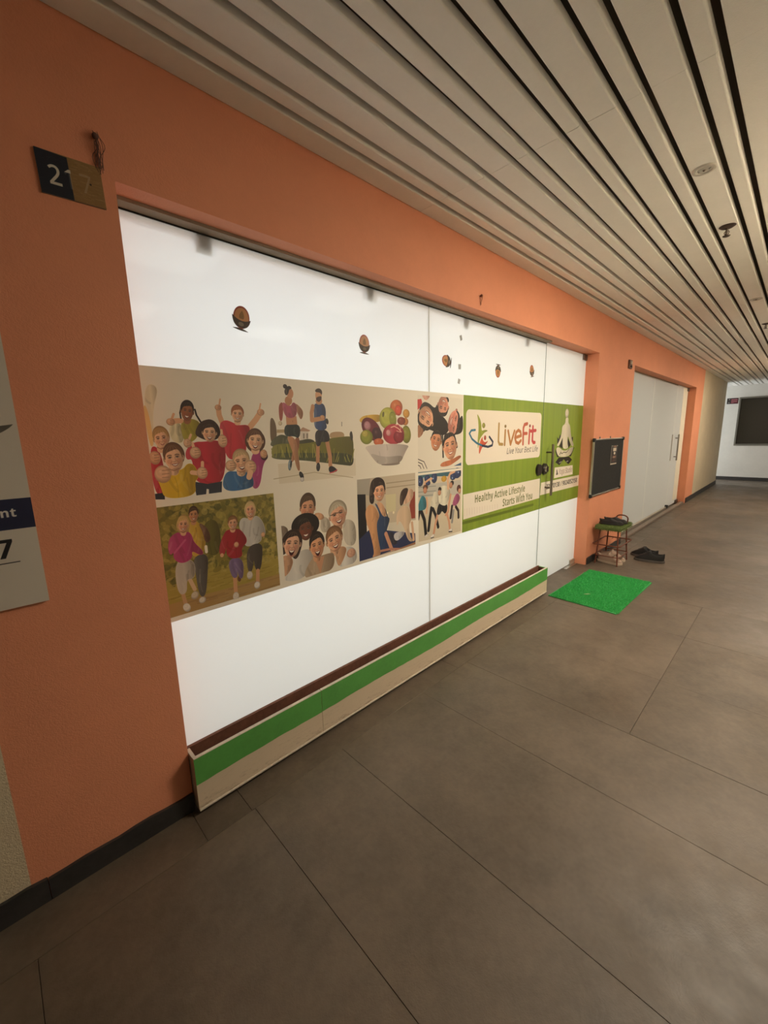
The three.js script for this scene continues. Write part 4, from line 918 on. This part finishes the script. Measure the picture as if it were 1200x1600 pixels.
// ---------------------------------------------------------------- planter box under the glass
{
  const o = thing('planter_box', 'long low empty planter box with a green upper band below the glass', 'planter', [0, 0, 0]);
  const X0 = -0.043, X1 = 0.052, Y0 = 0.02, Y1 = 0.259, A = -0.421, B = -3.624, S = -1.038;
  const brown = std({ map: rep(mottled([0.15, 0.06, 0.035], 0.4, [[8, 1], [40, 0.8], [120, 0.6]], 31), 0.6), roughness: 0.8 });
  // cream paint with dirt splashed up from the floor, ragged along its upper edge
  const nz = noiseField(512, [[5, 0.6], [16, 0.9], [60, 1], [160, 1]], 33);
  const dirtTex = dataTex(512, (i) => { const v = Math.floor(i / 512) / 512, n = nz[i], d = Math.max(0, Math.min(1, (0.2 - v + (n - 0.5) * 1.1) * 3)) * 0.6, sp = n > 0.68 ? 0.15 : 0; const k = Math.min(1, d + sp);
    const c = [0.66, 0.55, 0.4], e = [0.2, 0.13, 0.075]; return c.map((x, j) => clamp(toS(x * (1 - k) + e[j] * k))); });
  dirtTex.wrapT = THREE.ClampToEdgeWrapping;
  const dirt = dirtTex.clone(); dirt.repeat.set(1 / 0.9, 1 / 0.122); dirt.offset.set(0, -Y0 / 0.122); dirt.needsUpdate = true;
  const cream = std({ map: dirt, roughness: 0.6 }), rim = std({ map: rep(mottled([0.6, 0.52, 0.42], 0.2, [[20, 1], [80, 0.8]], 35), 0.7), roughness: 0.6 });
  const green = std({ map: rep(mottled([0.1, 0.36, 0.075], 0.16, [[5, 1], [20, 0.8], [90, 0.6]], 37), 0.8), roughness: 0.5 });
  const YG = 0.14, T = 0.014;
  for (const [a, b] of [[A, S + 0.0012], [S - 0.0012, B]]) {
    const f = mesh('front_board', box(X1 - T, X1, Y0, Y1 - 0.001, a, b), cream, o);
    // hand painted green band, its lower edge slightly wavy
    const L = Math.abs(b - a), n = Math.round(L / 0.04), sh = new THREE.Shape(); sh.moveTo(0, Y1 - 0.002); sh.lineTo(L, Y1 - 0.002);
    for (let i = n; i >= 0; i--) sh.lineTo(L * i / n, YG + 0.004 * Math.sin(i * 0.21) + rr(-0.0016, 0.0016));
    const g = new THREE.ExtrudeGeometry(sh, { depth: 0.0012, bevelEnabled: false }); g.rotateY(Math.PI / 2); g.translate(X1, 0, a); mesh('green_band', worldUV(g), green, f);
    mesh('top_rim', rbox(X1 - T - 0.001, X1 + 0.001, Y1 - 0.003, Y1 + 0.001, a, b, 0.0015), rim, f);
    mesh('lining', box(X1 - T - 0.002, X1 - T, Y0 + 0.01, Y1 - 0.003, a - 0.012, b + 0.012), brown, f);
  }
  const back = mesh('back_board', box(X0, X0 + T, Y0, Y1, A, B), brown, o); mesh('top_rim', box(X0, X0 + T, Y1, Y1 + 0.001, A, B), brown, back);
  const e1 = mesh('end_board', box(X0 + T, X1 - T, Y0, Y1 - 0.002, A, A - 0.013), rim, o); mesh('lining', box(X0 + T, X1 - T, Y0 + 0.01, Y1 - 0.004, A - 0.013, A - 0.015), brown, e1);
  const e2 = mesh('end_board', box(X0 + T, X1 - T, Y0, Y1 - 0.002, B, B + 0.013), green, o); mesh('lining', box(X0 + T, X1 - T, Y0 + 0.01, Y1 - 0.004, B + 0.013, B + 0.015), brown, e2);
  mesh('bottom_board', box(X0, X1 - 0.012, Y0 - 0.002, Y0 + 0.012, A - 0.002, B + 0.002), brown, o);
  for (const z of [-0.55, -1.3, -2.05, -2.8, -3.5]) mesh('foot', box(X0 + 0.01, X1 - 0.03, 0, Y0 - 0.002, z, z - 0.06), M.rubber, o);
  mesh('base_lip', rbox(X1 - 0.002, X1 + 0.006, Y0, Y0 + 0.008, A, B, 0.002), rim, o);
}
// ---------------------------------------------------------------- turf mat
function turf(parent, x0, x1, z0, z1, y, n, h, colors) {
  const bl = new THREE.BufferGeometry(); bl.setAttribute('position', new THREE.Float32BufferAttribute([-0.0011, 0, 0, 0.0011, 0, 0, 0.0004, 1, 0.25], 3)); bl.setIndex([0, 1, 2]); bl.computeVertexNormals();
  const im = new THREE.InstancedMesh(bl, std({ color: 0xffffff, roughness: 0.75, side: THREE.DoubleSide }), n); im.name = 'grass_blades'; im.userData.kind = 'stuff'; im.castShadow = im.receiveShadow = true;
  const m = new THREE.Matrix4(), qt = new THREE.Quaternion(), c = new THREE.Color();
  for (let i = 0; i < n; i++) {
    const hh = h * rr(0.6, 1.25); qt.setFromEuler(new THREE.Euler(rr(-0.6, 0.6), rr(0, 6.28), rr(-0.6, 0.6)));
    m.compose(V(rr(x0, x1), y, rr(z0, z1)), qt, V(rr(0.8, 1.6), hh, hh)); im.setMatrixAt(i, m);
    const a = colors[Math.floor(rnd() * colors.length)]; im.setColorAt(i, c.setRGB(a[0] * rr(0.8, 1.2), a[1] * rr(0.85, 1.15), a[2] * rr(0.8, 1.2)));
  }
  parent.add(im);
}
{
  const o = thing('doormat', 'bright green artificial grass doormat in front of the glass door', 'doormat', [0, 0, 0]);
  const a = [0.088, -3.585], b = [0.118, -4.59], c = [0.7, -4.57], d = [0.672, -3.56];
  const sh = new THREE.Shape(); [a, b, c, d].forEach(([x, z], i) => sh[i ? 'lineTo' : 'moveTo'](x, -z));
  const g = new THREE.ExtrudeGeometry(sh, { depth: 0.008, bevelEnabled: false }); g.rotateX(-Math.PI / 2);
  mesh('backing', g, std({ color: rgb(0.04, 0.3, 0.08), roughness: 0.9 }), o);
  turf(o, 0.104, 0.686, -3.575, -4.577, 0.006, 60000, 0.014, [[0.05, 0.56, 0.12], [0.045, 0.5, 0.11], [0.14, 0.76, 0.24], [0.03, 0.34, 0.07], [0.04, 0.44, 0.09]]);
  const p = M.whitePaint; for (let i = 0; i < 3; i++) mesh('wood_shaving', tube([V(0.33 + i * 0.012, 0.022, -3.79), V(0.34 + i * 0.014, 0.024, -3.80 - i * 0.01), V(0.355 + i * 0.01, 0.022, -3.83)], 0.0018, false, 6, 4), std({ color: rgb(0.35, 0.5, 0.25), roughness: 0.8 }), o);
}
// ---------------------------------------------------------------- wire stool with turf seat
{
  const o = thing('wire_stool', 'rusty wire stool with a turf covered seat beside the notice board wall', 'stool', [0.17, 0, -5.08]);
  const rust = std({ map: rep(mottled([0.16, 0.05, 0.028], 0.4, [[10, 1], [60, 0.8]], 41), 0.3), roughness: 0.6, metalness: 0.3 });
  const hx = 0.125, hz = 0.2, loop = (ax, az, y, r = 0.022) => { const pts = [], mids = [[0, 1], [-1, 0], [0, -1], [1, 0]]; [[1, 1], [-1, 1], [-1, -1], [1, -1]].forEach(([sx, sz], q) => { for (const k of [0, 0.25, 0.5, 0.75, 1]) { const an = Math.atan2(sz, sx) + (k - 0.5) * Math.PI / 2; pts.push(V(sx * (ax - r) + r * Math.cos(an), y, sz * (az - r) + r * Math.sin(an))); } for (const f of q % 2 ? [0.6, 0, -0.6] : [0.6, 0, -0.6]) { const [mx, mz] = mids[q]; pts.push(V(mx ? mx * ax : sx * f * (ax - r), y, mz ? mz * az : sz * f * (az - r))); } }); return pts; };
  for (const [sx, sz] of [[-1, 1], [1, 1], [-1, -1], [1, -1]])
    mesh('leg', rod(V(sx * hx * 0.74, 0.41, sz * hz * 0.74), V(sx * hx * 0.92, 0.001, sz * hz * 0.9), 0.0075), rust, o);
  mesh('middle_hoop', tube(loop(hx * 1.12, hz * 1.15, 0.24), 0.0068, true, 48), rust, o);
  mesh('lower_hoop', tube(loop(hx * 1.0, hz * 0.9, 0.1), 0.006, true, 48), rust, o);
  for (const x of [-0.05, 0, 0.05]) mesh('cross_wire', rod(V(x, 0.24, -hz * 1.14), V(x * 0.9, 0.24, -hz * 0.66), 0.003, 6), rust, o);
  mesh('handle_hoop', tube([V(-0.02, 0.43, -0.17), V(-0.025, 0.5, -0.17), V(0.0, 0.525, -0.17), V(0.07, 0.525, -0.17), V(0.095, 0.5, -0.17), V(0.09, 0.43, -0.17)], 0.0075, false, 30), rust, o);
  mesh('top_hoop', tube(loop(hx, hz, 0.415), 0.005, true, 40), rust, o);
  const seat = mesh('seat_pad', rbox(-hx - 0.01, hx + 0.01, 0.405, 0.45, -hz - 0.01, hz + 0.01, 0.016), std({ color: rgb(0.1, 0.14, 0.035), roughness: 0.9 }), o);
  turf(seat, -hx - 0.008, hx + 0.008, -hz - 0.008, hz + 0.008, 0.446, 9000, 0.014, [[0.14, 0.21, 0.05], [0.19, 0.25, 0.08], [0.1, 0.15, 0.035]]);
  const fr = new THREE.InstancedMesh(new THREE.ConeGeometry(0.0016, 0.02, 3), std({ color: rgb(0.14, 0.19, 0.05), roughness: 0.9 }), 900); fr.name = 'fringe'; fr.userData.kind = 'stuff';
  const m = new THREE.Matrix4(), qt = new THREE.Quaternion();
  for (let i = 0; i < 900; i++) { const k = i % 4, t = rr(-1, 1), x = k < 2 ? t * (hx + 0.01) : (k - 2.5) * 2 * (hx + 0.012), z = k < 2 ? (k - 0.5) * 2 * (hz + 0.012) : t * (hz + 0.01); qt.setFromEuler(new THREE.Euler(rr(-1.2, 1.2), 0, rr(-1.2, 1.2))); m.compose(V(x, rr(0.4, 0.448), z), qt, V(1, 1, 1)); fr.setMatrixAt(i, m); }
  seat.add(fr);
}
// ---------------------------------------------------------------- shoes
function makeShoe(name, label, c) {
  const o = thing(name, label, 'shoe', [0, 0, 0], c.group), L = c.len, nt = 26, na = 24, P = [], I = [];
  const hw = (t) => 0.5 * c.w * (0.72 + 0.28 * Math.sin(Math.min(1, t * 1.15) * Math.PI * 0.62)) * Math.pow(Math.max(0.0001, Math.min(1, Math.min(t / 0.1, (1 - t) / 0.2))), 0.45);
  const hh = (t) => t < 0.16 ? c.h * (0.86 + 0.5 * (0.16 - t)) : t < 0.5 ? c.h * (0.86 + 0.34 * Math.max(0, (t - 0.3) / 0.2)) : c.h * (1.2 - 1.0 * Math.pow((t - 0.5) / 0.5, 0.75));
  const solH = c.sole;
  for (let i = 0; i <= nt; i++) {
    const t = i / nt, w = hw(t), h = Math.max(hh(t), 0.028) * Math.min(1, 0.35 + (1 - t) * 5);
    for (let j = 0; j <= na; j++) {
      const a = j / na * Math.PI, ca = Math.cos(a), sa = Math.sin(a); let y = solH + h * Math.pow(sa, 0.6), z = w * Math.sign(ca) * Math.pow(Math.abs(ca), 0.55);
      if (t > 0.06 && t < 0.46 && sa > 0.86) { const d = Math.min(1, (sa - 0.86) / 0.06) * Math.min(1, (t - 0.06) / 0.06, (0.46 - t) / 0.06); y -= d * (h - 0.018); }
      P.push((t - 0.5) * L, y, z);
    }
  }
  for (let i = 0; i < nt; i++) for (let j = 0; j < na; j++) { const a = i * (na + 1) + j, b = a + 1, d = a + na + 1, e = d + 1; I.push(a, d, b, b, d, e); }
  const g = new THREE.BufferGeometry(); g.setAttribute('position', new THREE.Float32BufferAttribute(P, 3)); g.setIndex(I); g.computeVertexNormals();
  const up = mesh('upper', g, std({ color: c.upper, roughness: c.rough ?? 0.75, side: THREE.DoubleSide }), o);
  const sh = new THREE.Shape();
  for (let i = 0; i <= 30; i++) { const t = i / 30; sh[i ? 'lineTo' : 'moveTo']((t - 0.5) * L * 1.03, hw(t) * 1.06); }
  for (let i = 30; i >= 0; i--) { const t = i / 30; sh.lineTo((t - 0.5) * L * 1.03, -hw(t) * 1.06); }
  const sg = new THREE.ExtrudeGeometry(sh, { depth: solH - 0.004, bevelEnabled: true, bevelThickness: 0.003, bevelSize: 0.003, bevelSegments: 2 }); sg.rotateX(-Math.PI / 2); sg.translate(0, 0.003, 0);
  mesh('sole', sg, std({ color: c.soleColor, roughness: 0.7 }), o);
  if (c.laces) for (let k = 0; k < 4; k++) { const t = 0.52 + k * 0.06, y = solH + hh(t) + 0.003, x = (t - 0.5) * L; mesh('lace', tube([V(x, y - 0.012, -hw(t) * 0.62), V(x + 0.004, y + 0.002, 0), V(x, y - 0.012, hw(t) * 0.62)], 0.003, false, 8, 5), std({ color: c.laces, roughness: 0.9 }), up); }
  mesh('heel_tab', rbox(-L / 2 - 0.002, -L / 2 + 0.006, solH + 0.03, solH + c.h * 0.95, -0.012, 0.012, 0.003), std({ color: c.upper, roughness: 0.8 }), up);
  return o;
}
const put = (o, x, y, z, turn) => { o.position.set(x, y, z); o.rotation.y = turn; };
const blackShoe = { len: 0.29, w: 0.1, h: 0.088, sole: 0.022, upper: rgb(0.014, 0.013, 0.013), soleColor: rgb(0.09, 0.075, 0.065), laces: rgb(0.02, 0.02, 0.02), group: 'black shoes on the floor' };
put(makeShoe('shoe', 'black lace-up shoe on the floor, nearer one of the pair right of the stool', blackShoe), 0.49, 0, -5.37, Math.PI + 0.12);
put(makeShoe('shoe', 'black lace-up shoe on the floor, farther one of the pair right of the stool', blackShoe), 0.4, 0, -5.53, Math.PI - 0.16);
const paleShoe = { len: 0.27, w: 0.095, h: 0.085, sole: 0.024, upper: rgb(0.34, 0.24, 0.18), soleColor: rgb(0.5, 0.4, 0.3), laces: rgb(0.4, 0.32, 0.25), group: 'worn trainers under the stool' };
put(makeShoe('trainer', 'worn brown trainer with a pale sole under the stool, nearer one', paleShoe), 0.175, 0, -5.01, -0.1);
put(makeShoe('trainer', 'worn brown trainer under the stool, farther one', paleShoe), 0.16, 0, -5.15, 0.06);
const slip = { len: 0.235, w: 0.085, h: 0.045, sole: 0.016, upper: rgb(0.013, 0.011, 0.011), soleColor: rgb(0.02, 0.018, 0.016), group: 'black slip-on shoes on the stool' };
put(makeShoe('slip_on_shoe', 'black slip-on shoe on the stool seat, nearer one', slip), 0.165, 0.457, -5.0, 0.15);
put(makeShoe('slip_on_shoe', 'black slip-on shoe on the stool seat, farther one', slip), 0.175, 0.457, -5.115, 0.05);
// ---------------------------------------------------------------- notice board
{
  const o = thing('notice_board', 'black notice board in a thin silver frame on the orange pier', 'notice board', [0, 0.785, -5.235]);
  const H = 0.635, hz = 0.515;
  mesh('felt_panel', box(0, 0.012, 0.01, H - 0.01, hz - 0.01, -hz + 0.01), std({ map: rep(mottled([0.014, 0.014, 0.013], 0.5, [[40, 1], [160, 1]], 51), 0.4), roughness: 0.95 }), o);
  for (const [a, b, c, d] of [[0, 0.015, hz, -hz], [H - 0.015, H, hz, -hz], [0.015, H - 0.015, hz, hz - 0.018], [0.015, H - 0.015, -hz + 0.018, -hz]]) mesh('frame_bar', rbox(0, 0.02, a, b, c, d, 0.003), M.steel, o);
  for (const y of [0.012, H - 0.012]) for (const z of [hz - 0.014, -hz + 0.014]) mesh('corner_cap', rbox(-0.001 + 0.001, 0.025, y - 0.02, y + 0.02, z + 0.022, z - 0.022, 0.005), M.black, o);
  for (const z of [0.3, -0.05]) mesh('hanger_tab', rbox(0, 0.006, H, H + 0.022, z + 0.014, z - 0.014, 0.002), M.darkSteel, o);
  const t = canvasTex(200, 420, (g, w, h) => {
    g.fillStyle = '#241f1c'; g.fillRect(0, 0, w, h); g.fillStyle = '#bfb2a0'; g.fillRect(0, h - 26, w, 26); g.fillRect(0, 0, 5, h);
    g.fillStyle = '#d8cbb6'; g.fillRect(62, 62, 100, 70); g.fillStyle = '#8c6a54'; g.fillRect(74, 14, 90, 34); g.fillStyle = '#e0d2bc'; g.beginPath(); g.arc(112, 178, 30, 0, 7); g.fill();
    g.fillStyle = '#7c5848'; g.fillRect(60, 232, 104, 52); g.fillStyle = '#50302a'; g.fillRect(50, 308, 90, 50); g.fillStyle = '#b89a86'; g.fillRect(70, 246, 84, 6); g.fillRect(70, 262, 60, 6);
  });
  const l = thing('leaflet', 'narrow dark leaflet pinned to the black notice board', 'leaflet', [0.012, 0.785 + 0.325, -5.43]);
  const [g, m] = printBoard(0, 0.0012, -0.005, 0.225, 0.11, -0.11, std({ map: t, roughness: 0.4 }), std({ color: rgb(0.4, 0.36, 0.3), roughness: 0.7 })); mesh('sheet', g, m, l);
  for (const z of [0.09, -0.09]) mesh('pin', new THREE.SphereGeometry(0.006, 8, 6).translate(0.004, 0.215, z), M.steel, l);
}
// small plate at the head of the second opening
{
  const o = thing('wall_plate', 'small brown bracket plate at the top corner of the second shopfront', 'bracket', [0, 2.243, -5.78]);
  mesh('plate', rbox(0, 0.02, 0, 0.1, 0.05, -0.06, 0.004), std({ color: rgb(0.12, 0.06, 0.035), roughness: 0.6 }), o);
  mesh('clip', rbox(0.02, 0.03, 0.05, 0.085, 0.03, -0.02, 0.003), std({ color: rgb(0.45, 0.38, 0.28), roughness: 0.5 }), o);
  mesh('clip', rbox(0.02, 0.03, 0.012, 0.035, 0.01, -0.03, 0.003), M.black, o);
}
// ---------------------------------------------------------------- ceiling fittings
function downlight(z, label, x = 1.129) {
  const o = thing('downlight', label, 'light', [x, CEIL, z], 'round downlights set in the ceiling plank');
  const ring = new THREE.LatheGeometry([[0.03, 0.004], [0.03, -0.004], [0.036, -0.006], [0.046, -0.004], [0.048, 0.0005]].map(([a, b]) => new THREE.Vector2(a, b)), 32); mesh('trim_ring', ring, std({ color: rgb(0.55, 0.52, 0.46), roughness: 0.35, side: THREE.DoubleSide }), o);
  const lens = new THREE.LatheGeometry([[0, -0.003], [0.016, -0.004], [0.026, 0.0], [0.03, 0.003]].map(([a, b]) => new THREE.Vector2(a, b)), 32); mesh('lens', lens, std({ color: rgb(0.5, 0.48, 0.43), roughness: 0.2, side: THREE.DoubleSide }), o);
  mesh('centre_screw', new THREE.SphereGeometry(0.006, 10, 8).translate(0, -0.004, 0), M.darkSteel, o);
  for (const s of [-1, 1]) mesh('clip', rbox(s * 0.02 - 0.004, s * 0.02 + 0.004, -0.008, 0.0, -0.003, 0.003, 0.002), M.steel, o);
}
downlight(-2.6, 'unlit round downlight in the ceiling, nearer the camera, above the corridor'); downlight(-5.42, 'unlit round downlight in the ceiling farther down the corridor');
function sprinkler(z, label) {
  const o = thing('sprinkler', label, 'sprinkler', [1.131, CEIL, z], 'dark sprinklers on the ceiling');
  mesh('rosette', new THREE.LatheGeometry([[0, -0.002], [0.012, -0.014], [0.03, -0.008], [0.042, 0.0]].map(([a, b]) => new THREE.Vector2(a, b)), 28), std({ color: rgb(0.035, 0.02, 0.014), roughness: 0.5, side: THREE.DoubleSide }), o);
  mesh('stem', rod(V(0, 0, 0), V(0, -0.05, 0), 0.007), M.darkSteel, o);
  for (const s of [-1, 1]) mesh('frame_arm', tube([V(0, -0.02, 0), V(s * 0.012, -0.034, 0), V(0, -0.052, 0)], 0.0025, false, 8, 6), M.darkSteel, o);
  mesh('deflector', new THREE.CylinderGeometry(0.02, 0.016, 0.004, 16).translate(0, -0.054, 0), std({ color: rgb(0.04, 0.024, 0.016), roughness: 0.5 }), o);
}
sprinkler(-3.39, 'dark sprinkler head on the ceiling just past the nearer downlight'); sprinkler(-6.75, 'dark sprinkler head on the ceiling past the farther downlight');
// ---------------------------------------------------------------- sign on the end wall
{
  const t = canvasTex(256, 164, (g, w, h) => {
    g.fillStyle = '#1a1314'; g.fillRect(0, 0, w, h); g.fillStyle = '#5c1c26'; g.fillRect(88, 22, 160, 132); g.fillStyle = '#b87880'; g.fillRect(96, 38, 140, 20); g.fillStyle = '#a06068'; g.fillRect(96, 84, 130, 28); g.fillRect(96, 126, 60, 14);
    g.fillStyle = '#b0a8a0'; g.fillRect(34, 26, 34, 14); g.fillRect(24, 122, 44, 12); g.fillStyle = '#3c3234'; g.beginPath(); g.arc(48, 80, 24, 0, 7); g.fill();
  });
  const o = thing('wall_notice', 'small black and dark red notice on the far end wall', 'sign', [0.015, 2.27, ZE]);
  const g = new THREE.BoxGeometry(0.25, 0.16, 0.006); g.translate(0, 0, 0.003); const ed = std({ color: rgb(0.03, 0.02, 0.02), roughness: 0.6 });
  mesh('panel', g, [ed, ed, ed, ed, std({ map: t, roughness: 0.5 }), ed], o);
}
scene.traverse((o) => { if (o.isMesh) o.castShadow = o.receiveShadow = true; });
renderer.render(scene, camera);
